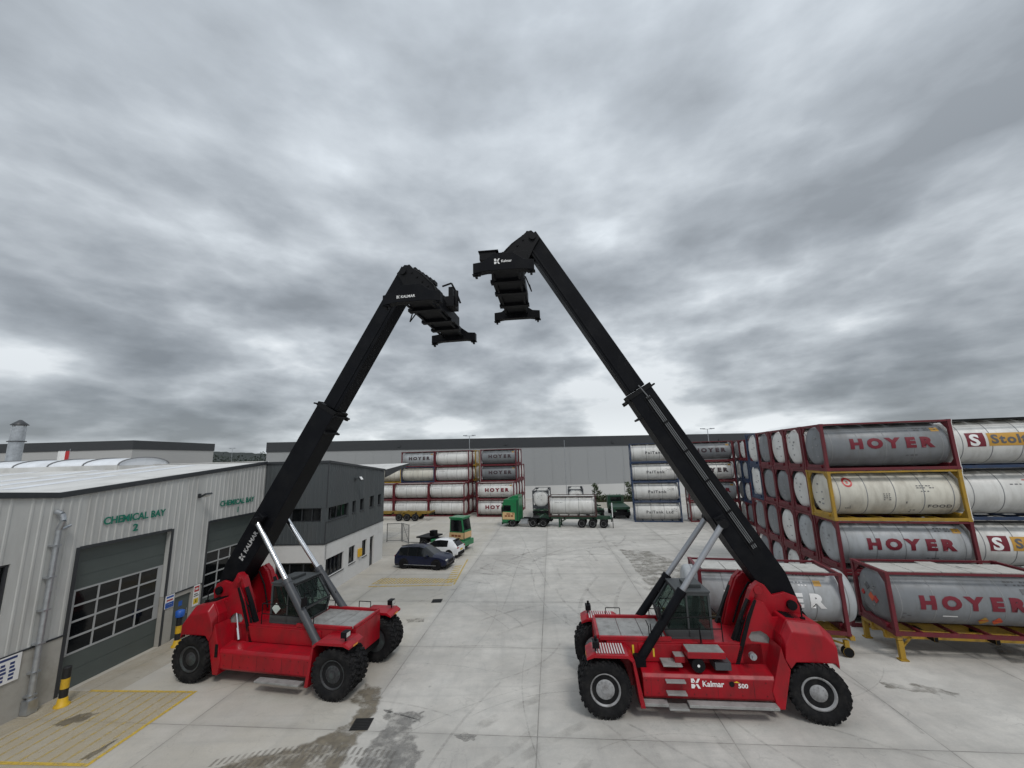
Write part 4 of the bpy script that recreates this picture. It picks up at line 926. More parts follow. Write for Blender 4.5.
        mb = MB(); mb.box(1.42, 1.47, -1.0, -0.96, 1.3, 1.42)
        M_ = Matrix.Translation((3.05, -0.815, 2.72)) @ Matrix.Rotation(R(45), 4, 'Y'); mb.box(-0.16, 0.16, -0.006, 0.0, -0.16, 0.16, M_); mb.build('cab_sticker', pm('pale_green_label', (0.55, 0.62, 0.58), 0.5), T)
    # --- boom
    P = Vector((-0.2, 0, 3.3)); a = R(ang); dp = -0.58
    BM_ = Matrix.Translation(P) @ Matrix.Rotation(-a, 4, 'Y')
    L = math.hypot(hx - P.x, hz - P.z) - 0.15
    def bp(s_, y, h): return BM_ @ Vector((s_, y, h))
    mb = MB(); mb.prism([(-0.62, -0.30), (-0.45, 0.30), (0.9, 0.60), (9.75, 0.56), (9.75, -0.50), (6.6, -0.54), (2.6, dp), (0.5, -0.50)], -0.475, 0.475, M=BM_)
    mb.box(3.40, 3.92, -0.74, 0.74, *((-0.52, -0.16) if full else (-0.16, 0.20)), BM_)
    boom = mb.build('boom', NAVY, T, 0.02)
    mb = MB(); mb.box(-0.95, -0.45, -0.30, 0.30, -0.22, 0.16, BM_)
    for y in (-0.34, -0.12, 0.12, 0.34): mb.path([bp(-0.55, y, 0.28), bp(-0.85, y, 0.30), bp(-1.05, y * 1.1, 0.05), bp(-0.85, y, -0.35), bp(-0.3, y, -0.55)], 0.035, n=7)
    mb.build('boom_hose', BLACK, boom)
    mb = MB(); mb.box(9.55, 9.77, -0.50, 0.50, 0.565, 0.60, BM_); mb.box(9.55, 9.77, -0.50, 0.50, -0.55, -0.505, BM_)
    for s in (1, -1): mb.box(9.55, 9.77, 0.48 * s if s > 0 else -0.50, 0.50 if s > 0 else -0.48, -0.505, 0.565, BM_); mb.box(9.45, 9.62, 0.40 * s - 0.09, 0.40 * s + 0.09, -0.74, -0.585, BM_)
    mb.box(8.62, 8.72, -0.50, 0.50, -0.60, -0.52, BM_); mb.tube(bp(8.67, -0.5, -0.66), bp(8.67, 0.5, -0.66), 0.05); mb.tube(bp(9.6, -0.60, 0.68), bp(9.6, 0.60, 0.68), 0.04); mb.tube(bp(9.55, -0.62, -0.66), bp(9.55, 0.62, -0.66), 0.05)
    mb.build('boom_collar', BLACK, boom, 0.01)
    mb = MB(); mb.box(9.80, L, -0.37, 0.37, -0.41, 0.40, BM_); mb.box(9.81, L - 0.2, -0.40, -0.371, -0.30, -0.22, BM_); mb.box(9.81, L - 0.2, 0.371, 0.40, -0.30, -0.22, BM_)
    if not full: mb.box(9.80, L - 0.3, -0.375, 0.375, -0.47, -0.411, BM_)
    ext = mb.build('boom_extension', NAVY, T, 0.02)
    # cable tray and pipes along the side that faces +y, and brackets along the edges
    mb = MB()
    for s in ((1, -1) if full else ()):
        for h in (0.10, 0.17, 0.24): mb.tube(bp(2.2, 0.51 * s, h), bp(9.3, 0.51 * s, h), 0.024, n=8)
        mb.tube(bp(9.3, 0.51 * s, 0.17), bp(9.9, 0.48 * s, 0.12), 0.03, n=8)
    if full: mb.build('hydraulic_pipe', pm('pipe_grey', (0.16, 0.165, 0.17), 0.4, 0.4), boom)
    mb = MB()
    for s in ((1, -1) if full else ()):
        for q in (2.4, 3.8, 5.2, 6.6, 8.0, 9.2): mb.box(q - 0.04, q + 0.04, 0.48 * s if s > 0 else -0.55, 0.55 if s > 0 else -0.48, 0.05, 0.29, BM_)
        mb.box(2.0, 9.3, 0.476 * s if s > 0 else -0.495, 0.495 if s > 0 else -0.476, 0.32, 0.36, BM_); mb.box(2.0, 9.3, 0.476 * s if s > 0 else -0.495, 0.495 if s > 0 else -0.476, -0.02, 0.02, BM_)
    if full: mb.build('pipe_bracket', BLACK, boom)
    if not full:
        mb = MB(); ex = (BM_.to_3x3() @ Vector((1, 0, 0))); ey = (BM_.to_3x3() @ Vector((0, 0, 1)))
        k_mark(mb, bp(1.55, -0.478, -0.14), ex, ey, 0.27); text_flat(mb, 'KALMAR', 0.30, bp(1.92, -0.478, -0.11), ex, ey, 0.95, 0.006, center=False)
        mb.build('lettering', pm('dull_white_letter', (0.45, 0.45, 0.45), 0.5), boom)
    # --- lift cylinders
    for s in (1, -1):
        f_ = Vector((5.60, 1.20 * s, 1.52)); t_ = Vector(bp(3.66, 0.86 * s, -0.40 if full else 0.02)); j = f_.lerp(t_, 0.50)
        mb = MB(); mb.tube(f_, j, 0.165, n=20); mb.tube(j - (t_ - f_).normalized() * 0.2, j, 0.185, n=20); mb.box(f_.x - 0.2, f_.x + 0.2, f_.y - 0.19, f_.y + 0.19, 1.36, 1.72)
        c = mb.build('lift_cylinder', barrel, T)
        mb = MB(); mb.tube(j, t_, 0.108, n=18); mb.build('rod', rod, c)
        mb = MB(); mb.tube(t_ - Vector((0, 0.14, 0)), t_ + Vector((0, 0.14, 0)), 0.17, n=16); mb.build('rod_eye', BLACK, c)
    # --- boom head and spreader
    def hp(dx, dz): return (hx + dx, hz + dz)
    mb = MB()
    pol = [hp(-0.50, -0.40), hp(-0.10, 0.0), hp(0.12, -0.04), hp(0.55, -0.42), hp(1.35, -1.10), hp(1.70, -1.70), hp(1.60, -2.05), hp(0.45, -1.95), hp(0.05, -1.40), hp(-0.22, -0.85)]
    for s in (1, -1): mb.prism(pol, 0.36 * s, 0.48 * s)
    mb.prism([hp(-0.4, -0.45), hp(0.0, -0.15), hp(0.45, -0.55), hp(1.25, -1.25), hp(1.5, -1.95), hp(0.55, -1.9), hp(0.1, -1.25)], -0.30, 0.30)
    for y in (-0.42, -0.15, 0.15, 0.42): mb.path([Vector((hx - 0.3, y, hz - 0.2)), Vector((hx + 0.12, y, hz - 0.08)), Vector((hx + 0.85, y * 1.1, hz - 0.62)), Vector((hx + 1.48, y * 1.2, hz - 1.28)), Vector((hx + 1.75, y * 1.2, hz - 2.0))], 0.035, n=7)
    for k in range(5): mb.tube((hx + 0.3 + 0.28 * k, -0.52, hz - 0.45 - 0.27 * k), (hx + 0.3 + 0.28 * k, 0.52, hz - 0.45 - 0.27 * k), 0.05, n=8)
    for k in range(6): mb.box(hx + 0.25 + 0.2 * k, hx + 0.37 + 0.2 * k, -0.2, 0.2, hz - 0.22 - 0.16 * k, hz - 0.04 - 0.16 * k)
    mb.tube((hx - 0.15, -0.56, hz - 0.35), (hx - 0.15, 0.56, hz - 0.35), 0.16, n=16); mb.tube((hx + 0.1, -0.4, hz - 0.02), (hx + 0.1, 0.4, hz - 0.02), 0.06)
    head = mb.build('boom_head', BLACK, T, 0.01)
    off_ = 0.98 if full else 1.40; slew = 0.0 if full else R(3.2)
    sc = Vector((hx + off_, 0, hz - (3.02 if full else 2.92)))
    def SP(): return Matrix.Translation(sc) @ Matrix.Rotation(slew, 4, 'Z')
    S_ = SP(); mb = MB()
    mb.box(-0.50, 0.50, -2.75, -1.5, 0.10, 0.50, S_); mb.box(-0.50, 0.50, 1.5, 2.75, 0.10, 0.50, S_)
    mb.box(-0.72, 0.72, -1.5, 1.5, 0.12, 0.66, S_)
    for y in (-1.45, 0.15, 1.45): mb.box(-0.76, 0.76, y - 0.16, y + 0.16, -0.02, 0.118, S_)
    for s in (1, -1): mb.box(0.55 * s - 0.05, 0.55 * s + 0.05, -2.7, 2.7, 0.02, 0.099, S_)
    sp = mb.build('spreader', NAVY, T, 0.012)
    mb = MB(); mb.tube(S_ @ Vector((0, 0, 0.66)), S_ @ Vector((0, 0, 0.95)), 0.62, n=28); mb.tube(S_ @ Vector((0, 0, 0.95)), S_ @ Vector((0, 0, 1.25)), 0.45, n=24); mb.build('rotator', BLACK, sp)
    for s in (1, -1):
        mb = MB(); mb.prism([(-1.24, -0.24), (-1.24, 0.20), (-0.85, 0.24), (-0.40, 0.58), (0.40, 0.58), (0.85, 0.24), (1.24, 0.20), (1.24, -0.24), (0.7, -0.16), (-0.7, -0.16)], 2.72 * s, 3.06 * s, M=S_)
        for e_ in (1, -1): mb.box(1.12 * e_ - 0.16, 1.12 * e_ + 0.16, 2.80 * s - 0.24 if s < 0 else 2.80, 2.80 * s if s < 0 else 3.04, -0.28, -0.24, S_)
        eb = mb.build('end_beam', NAVY, sp, 0.012)
        mb = MB()
        for e_ in (1, -1): mb.tube(S_ @ Vector((1.12 * e_, 2.92 * s, -0.28)), S_ @ Vector((1.12 * e_, 2.92 * s, -0.34)), 0.055, n=10); mb.beam(S_ @ Vector((1.12 * e_, 2.92 * s, -0.335)), S_ @ Vector((1.12 * e_, 2.92 * s, -0.39)), 0.15, 0.09)
        mb.build('twistlock', BLACK, sp)
    mb = MB()
    for e_ in (-0.42, 0.42):
        for s in (1, -1): mb.tube(S_ @ Vector((e_, 1.5 * s, 0.3)), S_ @ Vector((e_ , 2.72 * s, 0.1)), 0.05, n=8)
    mb.path([S_ @ Vector((-0.75, near * 0.9, 0.5)), S_ @ Vector((-1.0, near * 0.8, -0.2)), S_ @ Vector((-0.9, near * 0.4, 0.3))], 0.03, n=6)
    mb.build('extension_ram', BLACK, sp)
    mb = MB()
    if full: mb.box(0.35, 1.05, 2.2, 2.6, 0.56, 0.92, S_); mb.box(0.25, 1.1, 2.1, 2.65, 0.925, 0.97, S_); mb.box(-0.9, 0.5, 1.0, 1.4, 0.7, 1.5, S_)
    else: mb.box(0.66, 1.10, -0.7, 0.1, 0.45, 0.95, S_); mb.box(0.80, 1.00, -0.6, -0.3, 0.95, 1.45, S_); mb.tube(S_ @ Vector((1.15, -0.5, 0.5)), S_ @ Vector((1.15, -0.5, 1.25)), 0.11, n=12); mb.path([S_ @ Vector((0.5, -0.6, 1.5)), S_ @ Vector((0.95, -0.6, 1.62)), S_ @ Vector((1.15, -0.5, 1.2)), S_ @ Vector((1.3, -0.3, 0.7))], 0.045)
    mb.build('hydraulic_block', BLACK, sp, 0.01)
    mb = MB(); ex = S_.to_3x3() @ Vector((-near, 0, 0)); yy = near * 3.062
    if full:
        k_mark(mb, S_ @ Vector((0.36, yy, 0.10)), ex, (0, 0, 1), 0.23); text_flat(mb, 'Kalmar', 0.15, S_ @ Vector((0.08, yy, 0.16)), ex, (0, 0, 1), 1.0, 0.003, center=False)
    else:
        k_mark(mb, S_ @ Vector((-0.62, yy, 0.0)), ex, (0, 0, 1), 0.13); text_flat(mb, 'KALMAR', 0.16, S_ @ Vector((-0.44, yy, 0.01)), ex, (0, 0, 1), 1.0, 0.003, center=False)
    mb.build('lettering', WHITE, sp)
    return T

reach_stacker('red reach stacker with silver rims, side steps and raised boom, before the right-hand tanks', (10.12, 17.01, 0), R(174.0), 60.0, 9.10, 19.66, 0.16, 1, NAVY, GREYROD, RIMG, RIMG, R(-12), -0.16, True)
reach_stacker('red reach stacker with dark rims, shiny lift rods and raised boom, beside the bay doors', (-13.56, 20.64, 0), R(-12.0), 59.0, 8.80, 18.52, 0.16, -1, CYLG, CHROME, RIMD, RIMD, R(0), -0.15, False)
# ==SPLIT==
# ------------------------------------------------------------------ tank containers
MAROON = pm('maroon_frame', (0.125, 0.008, 0.016), 0.5, var=0.2, vscale=2, dirt=(0.06, 0.03, 0.025), damt=0.45, dscale=2.5)
BLUEF = pm('navy_frame', (0.014, 0.034, 0.085), 0.5, var=0.2, vscale=2, dirt=(0.07, 0.06, 0.05), damt=0.4, dscale=2.5)
YELF = pm('mustard_frame', (0.37, 0.22, 0.018), 0.5, var=0.15, vscale=2, dirt=(0.14, 0.10, 0.05), damt=0.55, dscale=2.5)
GREYT = pm('tank_grey', (0.19, 0.202, 0.214), 0.42, var=0.12, vscale=0.8, dirt=(0.12, 0.115, 0.105), damt=0.5, dscale=1.3, stretch=(1.6, 1, 0.45))
GREYL = pm('tank_pale_grey', (0.37, 0.388, 0.402), 0.42, var=0.12, vscale=0.8, dirt=(0.16, 0.15, 0.13), damt=0.5, dscale=1.3, stretch=(1.6, 1, 0.45))
WHITET = pm('tank_white', (0.68, 0.675, 0.65), 0.42, var=0.07, vscale=0.8, dirt=(0.33, 0.315, 0.28), damt=0.45, dscale=1.2, stretch=(1.6, 1, 0.4))
CREAMT = pm('tank_cream', (0.62, 0.595, 0.515), 0.45, var=0.08, vscale=0.8, dirt=(0.26, 0.23, 0.18), damt=0.55, dscale=1.2, stretch=(1.6, 1, 0.4))
SEAM = pm('cladding_seam', (0.22, 0.225, 0.23), 0.5)
LRED = pm('letter_maroon', (0.155, 0.006, 0.018), 0.5); LDARK = pm('letter_dark', (0.05, 0.03, 0.035), 0.5); LNAVY = pm('letter_navy', (0.03, 0.035, 0.06), 0.5)
GOLD = pm('letter_gold', (0.50, 0.27, 0.04), 0.5); MARK = pm('letter_grey', (0.10, 0.10, 0.105), 0.5); ORANGE = pm('hazard_orange', (0.65, 0.10, 0.03), 0.45)
WALKM = pm('walkway_panel', (0.50, 0.49, 0.46), 0.6, 0.1, var=0.15, vscale=2, dirt=(0.16, 0.15, 0.13), damt=0.6, dscale=2)
CL, CW_, CHT = 6.058, 2.438, 2.591
TR_, TZ = 1.135, 1.36
def tank_mesh(hl, r=TR_):
    mb = MB(); d = 0.42
    prof = [(-hl, 0.02), (-hl + 0.005, 0.35), (-hl + 0.025, 0.70), (-hl + 0.065, 0.95), (-hl + 0.14, 1.08), (-hl + 0.26, r)]
    full = prof + [(-a, b) for a, b in prof[::-1]]
    mb.lathe(full, 'x', (0, 0, TZ), n=44)
    return mb
def tank_me(hl, nseam):
    mb = tank_mesh(hl)
    for k in range(nseam):
        x = -hl + 0.45 + (2 * hl - 0.9) * k / (nseam - 1)
        mb.lathe([(x - 0.025, TR_ - 0.01), (x - 0.02, TR_ + 0.0045), (x + 0.02, TR_ + 0.0045), (x + 0.025, TR_ - 0.01)], 'x', (0, 0, TZ), n=44, mi=1)
    return mb.mesh('tank', [WHITET, SEAM])
def end_frame_me():
    mb = MB(); y, z = CW_ / 2, CHT; p = 0.15
    for s in (1, -1):
        mb.box(-p / 2, p / 2, (y - p) if s > 0 else -y, y if s > 0 else -(y - p), 0.0, z)
        for zz_ in (0, z - 0.12): mb.box(-0.09, 0.09, s * (y - 0.085) - 0.09, s * (y - 0.085) + 0.09, zz_ - (0.002 if zz_ == 0 else -0.003), zz_ + 0.123)
        g = 0.44
        mb.prism([(s * (y - p), 0.16), (s * (y - p), 0.16 + g), (s * (y - p - g), 0.16)], -0.03, 0.03, 'yz')
        mb.prism([(s * (y - p), z - 0.12), (s * (y - p), z - 0.12 - g), (s * (y - p - g), z - 0.12)], -0.03, 0.03, 'yz')
    mb.box(-0.065, 0.065, -y + p, y - p, 0.004, 0.17); mb.box(-0.065, 0.065, -y + p, y - p, z - 0.125, z - 0.004)
    mb.box(-0.11, 0.11, -0.75, 0.75, 0.171, 0.34)
    return mb.mesh('end_frame', MAROON, 0.006)
def rails_me(kind):
    mb = MB(); y = CW_ / 2; hx_ = CL / 2 - 0.08
    if kind == 'bottom':
        for s in (1, -1): mb.box(-hx_, hx_, s * y - 0.12 if s > 0 else -y + 0.005, y - 0.005 if s > 0 else -y + 0.12, 0.02, 0.17)
        for x in (-1.9, -0.6, 0.6, 1.9): mb.box(x - 0.05, x + 0.05, -y + 0.12, y - 0.12, 0.03, 0.14)
    else:
        for s in (1, -1): mb.box(-hx_, hx_, s * y - 0.09 if s > 0 else -y + 0.008, y - 0.008 if s > 0 else -y + 0.09, CHT - 0.10, CHT - 0.01)
    return mb.mesh(kind + '_rail', MAROON, 0.005)
def walkway_me():
    mb = MB(); rnd = random.Random(2)
    for k in range(5):
        x = -2.75 + k * 1.1; mb.box(x, x + 1.06, -0.80, 0.62, CHT - 0.085, CHT - 0.045)
    mb.box(-0.35, 0.35, 0.64, 1.05, CHT - 0.10, CHT - 0.06)
    mb.tube((0.9, 0.0, CHT - 0.044), (0.9, 0.0, CHT + 0.0), 0.25, n=18)
    mb.path([(-2.9, -0.95, CHT - 0.14), (-1.2, -0.95, CHT - 0.07), (2.6, -0.95, CHT - 0.16)], 0.025, n=6, mi=1)
    return mb.mesh('walkway', [WALKM, BLACK])
TANK5, TANK7 = tank_me(CL / 2 - 0.03, 5), tank_me(CL / 2 - 0.03, 4)
SWAPT = tank_me(3.62, 6)
ENDF, BRAIL, TRAIL, WALK = end_frame_me(), rails_me('bottom'), rails_me('top'), walkway_me()
def letter_me(kind):
    mb = MB(); mats = [LRED, MARK, WHITE, GOLD, ORANGE, SRED]
    def tiny(x0, z0, rows, cols, mi=1, cw=0.16, seed=1):
        r_ = random.Random(seed)
        for r in range(rows):
            for c in range(cols):
                if r_.random() < 0.75: barrel_patch(mb, x0 + c * cw, x0 + c * cw + cw * r_.uniform(0.4, 0.8), z0 - r * 0.10, z0 - r * 0.10 + 0.045, TR_, TZ, mi, n=1)
    def word(s, x0, size, z, xs, off, gap, mi=0): return text_round(mb, s, size, x0, z, TR_, TZ, xs, off, mi, -1, gap)
    if kind.startswith('hoyer'):
        mi = {'hoyer_red': 0, 'hoyer_dark': 0, 'hoyer_white': 2}[kind]
        if kind == 'hoyer_white': word('HOYER', -1.95, 0.78, 1.10, 1.18, 0.045, 2.3, 2); tiny(1.15, 2.05, 2, 5, 2, 0.14, 4); tiny(0.95, 2.30, 1, 9, 1, 0.14, 6); barrel_patch(mb, 1.95, 2.25, 1.95, 2.15, TR_, TZ, 3, n=2)
        else: word('HOYER', -1.68, 0.70, 1.20, 1.22, 0.046, 2.1, mi); tiny(1.5, 2.15, 2, 7, 1, 0.15, 3); barrel_patch(mb, 2.25, 2.6, 1.98, 2.18, TR_, TZ, 3, n=3); tiny(0.9, 0.75, 1, 3, 1, 0.2, 9)
    elif kind == 'trailer':
        word('HOYER', -1.85, 0.70, 1.12, 1.22, 0.046, 2.2, 0)
        for x, m_ in ((0.55, 3), (1.05, 4)):
            for k in range(4): barrel_patch(mb, x - 0.05 * (4 - k) * 0.9, x + 0.05 * (4 - k) * 0.9, 0.62 + 0.045 * k, 0.66 + 0.045 * k, TR_, TZ, m_ if k else 5, n=1); barrel_patch(mb, x - 0.05 * (4 - k) * 0.9, x + 0.05 * (4 - k) * 0.9, 0.575 - 0.045 * k, 0.62 - 0.045 * k, TR_, TZ, m_, n=1)
        barrel_patch(mb, -1.0, -0.45, 0.78, 0.83, TR_, TZ, 2, n=1); tiny(-2.5, 0.85, 3, 2, 1, 0.18, 5); tiny(1.6, 2.15, 2, 6, 1, 0.15, 8); barrel_patch(mb, 2.0, 2.25, 1.75, 1.95, TR_, TZ, 1, n=2)
    elif kind == 'paltank_ltd': word('PalTank Ltd', -1.45, 0.50, 1.12, 1.10, 0.012, 1.0, 1); tiny(1.75, 1.75, 5, 4, 1, 0.18, 2)
    elif kind == 'paltank': word('PalTank', -1.0, 0.50, 1.15, 1.15, 0.014, 1.2, 1); tiny(1.5, 1.7, 4, 5, 1, 0.18, 5)
    elif kind == 'small': tiny(-2.2, 1.75, 1, 5, 1, 0.22, 3); tiny(1.7, 1.75, 1, 3, 1, 0.15, 6)
    elif kind == 'stolt':
        barrel_patch(mb, -2.35, -1.55, 1.12, 1.83, TR_, TZ, 0, n=6); barrel_patch(mb, -1.42, 1.35, 1.14, 1.80, TR_, TZ, 3, n=6)
        text_round(mb, 'S', 0.80, -2.22, 1.19, TR_ + 0.004, TZ, 1.15, 0.03, 2); text_round(mb, 'Stolt', 0.62, -1.30, 1.28, TR_ + 0.004, TZ, 1.10, 0.022, 1, gap=0.6)
        tiny(0.5, 2.2, 3, 6, 1, 0.18, 2); tiny(1.6, 1.5, 4, 4, 1, 0.2, 4)
    elif kind == 'plainlogo': tiny(-0.3, 2.05, 2, 5, 5, 0.2, 2); tiny(-0.9, 1.75, 1, 7, 1, 0.2, 3); tiny(0.2, 1.4, 5, 6, 1, 0.18, 5)
    elif kind == 'food':
        word('FOOD', 1.42, 0.25, 0.62, 1.35, 0.006, 1.0, 1)
        tiny(1.0, 1.75, 2, 6, 1, 0.14, 3); tiny(1.15, 1.48, 2, 3, 1, 0.14, 4); tiny(-2.3, 0.72, 2, 3, 1, 0.10, 6)
        tiny(-0.55, 1.36, 4, 3, 1, 0.12, 7); barrel_patch(mb, 0.45, 0.5, 0.88, 0.99, TR_, TZ, 1, n=1); tiny(0.7, 0.5, 2, 2, 1, 0.14, 9)
        n = 28; vv = []       # red ring
        for i in range(n):
            for rr in (0.24, 0.15):
                x, z = -2.05 + rr * math.cos(2 * math.pi * i / n), 1.98 + rr * math.sin(2 * math.pi * i / n); t = math.asin((z - TZ) / TR_)
                vv.append((x, -(TR_ + 0.011) * math.cos(t), TZ + (TR_ + 0.011) * math.sin(t)))
        mb.add(vv, [(2 * i, 2 * ((i + 1) % n), 2 * ((i + 1) % n) + 1, 2 * i + 1) for i in range(n)], False, 5)
        barrel_patch(mb, -2.10, -2.0, 1.92, 2.05, TR_, TZ, 5, n=1)
    if not mb.v: return None
    return mb.mesh('lettering', mats)
def end_marks_me(seed):
    """small plates and labels on the left dished end"""
    mb = MB(); r_ = random.Random(seed); x = -CL / 2 + 0.030
    for k in range(7):
        y, z = r_.uniform(-0.5, 0.5), TZ + r_.uniform(-0.6, 0.65); w, h = r_.uniform(0.03, 0.09), r_.uniform(0.015, 0.06); rr = math.hypot(y, z - TZ)
        xx = x - 0.002 + (0.03 if rr > 0.6 else 0.0)
        mb.box(xx - 0.006, xx + 0.045, y - w, y + w, z - h, z + h)
    return mb.mesh('end_label', pm('end_label_grey', (0.27, 0.27, 0.275), 0.5))
LET = {}
ENDM = [end_marks_me(s) for s in range(4)]
_cn = [0]
def container(corner, z, ang, frame, tank, kind, label, group, swap=False, seams=5, endmark=True, letter_mat=None):
    """corner = near-left bottom corner on the ground plane; ang = heading of the long side"""
    e1 = Vector((math.cos(ang), math.sin(ang))); e2 = Vector((-e1.y, e1.x)); c = Vector(corner) + e1 * CL / 2 + e2 * CW_ / 2
    _cn[0] += 1; rr = random.Random(_cn[0])
    T = thing('tank_container', label, 'tank container', (c.x + rr.uniform(-0.02, 0.02), c.y + rr.uniform(-0.015, 0.015), z), ang + R(rr.uniform(-0.25, 0.25)), group)
    ef, br, tr2 = frame if isinstance(frame, tuple) else (frame, frame, frame)
    link('tank', SWAPT if swap else (TANK5 if seams == 5 else TANK7), T, [tank, SEAM])
    for s in (1, -1):
        f_ = link('end_frame', ENDF, T, ef); f_.location.x = s * (CL / 2 - 0.075)
    link('bottom_rail', BRAIL, T, br); link('top_rail', TRAIL, T, tr2); link('walkway', WALK, T)
    if kind:
        if kind not in LET: LET[kind] = letter_me(kind)
        o = link('lettering', LET[kind], T)
        if letter_mat: o.material_slots[0].link = 'OBJECT'; o.material_slots[0].material = letter_mat
    if endmark and not swap: link('end_label', ENDM[rr.randrange(4)], T)
    return T
LV = ['ground level', 'second level up', 'third level up', 'top level']
nm_f = {MAROON: 'maroon', BLUEF: 'navy', YELF: 'mustard yellow'}; nm_t = {GREYT: 'grey', GREYL: 'pale grey', WHITET: 'white', CREAMT: 'cream'}
# near stack on the right: five columns deep, four high
SA = R(-12.4); E1 = Vector((math.cos(SA), math.sin(SA))); E2 = Vector((-E1.y, E1.x)); SP0 = Vector((17.09, 22.46))
M_, G_, W_, Y_, Bf = MAROON, GREYT, WHITET, YELF, BLUEF
near_tbl = [  # column -> levels bottom..top : (frame, tank, lettering)
    [(M_, G_, None), (M_, GREYL, 'hoyer_red'), (Y_, CREAMT, 'food'), (M_, G_, 'hoyer_red')],
    [(M_, W_, None), (M_, GREYL, None), (M_, W_, None), (M_, W_, None)],
    [(M_, W_, None), (M_, W_, None), (M_, G_, None), (M_, W_, None)],
    [(M_, GREYL, None), (M_, G_, None), (M_, G_, None), (M_, G_, None)],
    [(M_, G_, None), (M_, G_, None), (Bf, W_, None), (Bf, W_, None)]]
colw = ['front column', 'second column back', 'third column back', 'fourth column back', 'rearmost column']
shift = [0.0, -0.02, 0.03, 0.02]
for k, colm in enumerate(near_tbl):
    for l, (fm, tmt, kind) in enumerate(colm):
        lab = f"{nm_t[tmt]} tank container, {nm_f[fm]} frame, {LV[l]}, {colw[k]} of the right stack"
        container(SP0 + E2 * 2.5 * k + E1 * shift[l] * (1 if k else 0), CHT * l + 0.004 * l, SA, fm, tmt, kind, lab, 'tank containers in the big right-hand stack')
st_tbl = [(Bf, W_, 'plainlogo', 'white tank container with small marks'), (Bf, W_, 'stolt', 'white tank container, maroon and gold emblem'), (Bf, W_, 'plainlogo', 'white tank container with small marks'), (Bf, W_, 'stolt', 'white tank container, maroon and gold emblem')]
for l, (fm, tmt, kind, w) in enumerate(st_tbl):
    container(SP0 + E1 * (6.16 + 0.03 * l) + E2 * 0.42, CHT * l + 0.004 * l, SA, (WHITET, Bf, BLACK), tmt, kind, f"{w}, {LV[l]}, right-edge stack", 'tank containers in the stack cut by the right edge')
# far stacks across the back of the yard
FA = R(-13); FE1 = Vector((math.cos(FA), math.sin(FA))); FE2 = Vector((-FE1.y, FE1.x))
pt = ['paltank_ltd', 'paltank', 'paltank', 'paltank']
for l in range(4):
    container(Vector((15.95, 56.1)), CHT * l, FA, Bf, W_, pt[l], f"white navy-framed tank container, {LV[l]}, far stack left of the boom", 'navy-framed tank containers behind the right boom', seams=4)
    fm, tmt, kd = [(M_, W_, 'hoyer_red'), (M_, GREYL, 'hoyer_red'), (M_, W_, 'hoyer_red'), (M_, G_, 'hoyer_red')][l]
    container(Vector((22.95, 54.85)), CHT * l, FA, fm, tmt, kd, f"{nm_t[tmt]} maroon-framed tank container with lettering, {LV[l]}, crossed by the right boom", 'maroon-framed tank containers behind the right boom', seams=4, letter_mat=LDARK if l in (2, 3) else LRED)
    for k in range(5):
        fm = [[M_, Bf, Bf, M_], [M_, Bf, Bf, M_], [M_, M_, Bf, M_], [M_, M_, Bf, M_], [M_, M_, M_, Bf]][k][l]
        tmt = [W_, G_, W_, GREYL][(k + l) % 4]
        container(Vector((29.3, 53.0)) - FE2 * 2.55 * k, CHT * l, FA, fm, tmt, None, f"{nm_t[tmt]} tank end, {nm_f[fm]} frame, {LV[l]}, narrow far row, {['rearmost', 'second', 'third', 'fourth', 'nearest'][k]} column", 'tank containers seen end-on between the far and near stacks', seams=4)
GA = R(-11); GE1 = Vector((math.cos(GA), math.sin(GA))); GE2 = Vector((-GE1.y, GE1.x)); gA, gH = Vector((-20.0, 68.0)), Vector((-6.05, 64.9))
def g_(corner, l, fm, tmt, kind, lab, grp, lm=None): container(corner, CHT * l, GA, fm, tmt, kind, lab, grp, seams=4, letter_mat=lm)
for l in range(2):
    for i, nmx in ((-1, 'beside the office'), (0, 'left column'), (1, 'right column')):
        g_(gA + GE1 * 6.1 * i, l, M_, W_, 'small', f"white maroon-framed tank container, {LV[l]}, front row, far left block, {nmx}", 'tank containers in the far left block')
    g_(gH, l, M_, W_, 'hoyer_red', f"white tank container with maroon lettering, {LV[l]}, front of the far middle block", 'tank containers in the far middle block')
for l in range(4):
    tb = [[(M_, W_, 'small'), (M_, W_, 'small'), (Bf, CREAMT, 'small'), (M_, GREYL, 'hoyer_red')], [(M_, W_, 'small'), (M_, W_, 'small'), (M_, W_, 'small'), (M_, W_, 'small')]]
    for i in (0, 1):
        fm, tmt, kd = tb[i][l]
        g_(gA + GE2 * 2.5 + GE1 * 6.1 * i, l, fm, tmt, kd, f"{nm_t[tmt]} {nm_f[fm]}-framed tank container, {LV[l]}, second row of far left block, {['left', 'right'][i]} column", 'tank containers in the far left block', LDARK)
    fm = [M_, M_, Y_, Y_][l]
    g_(gA + GE2 * 5.0 + GE1 * 6.6, l, fm, CREAMT if fm == Y_ else W_, None, f"{nm_f[fm]}-framed tank container, {LV[l]}, third row of the far left block", 'tank containers in the far left block')
    if l < 3: g_(gA + GE2 * 2.5 - GE1 * 6.1, l, Y_ if l == 2 else M_, CREAMT, None, f"cream {'mustard' if l == 2 else 'maroon'}-framed tank container, {LV[l]}, second row, beside the office canopy", 'tank containers in the far left block')
    for k in (1, 2, 3):
        if k == 3 and l == 3: continue
        fm, tmt = M_, (G_ if k == 1 and l > 1 else W_)
        g_(gH + GE2 * 2.5 * k, l, fm, tmt, 'hoyer_red' if k == 1 and l > 1 else None, f"{nm_t[tmt]} tank container, maroon frame, {LV[l]}, {['', 'second', 'third', 'fourth'][k]} row of the far middle block", 'tank containers in the far middle block', LDARK)

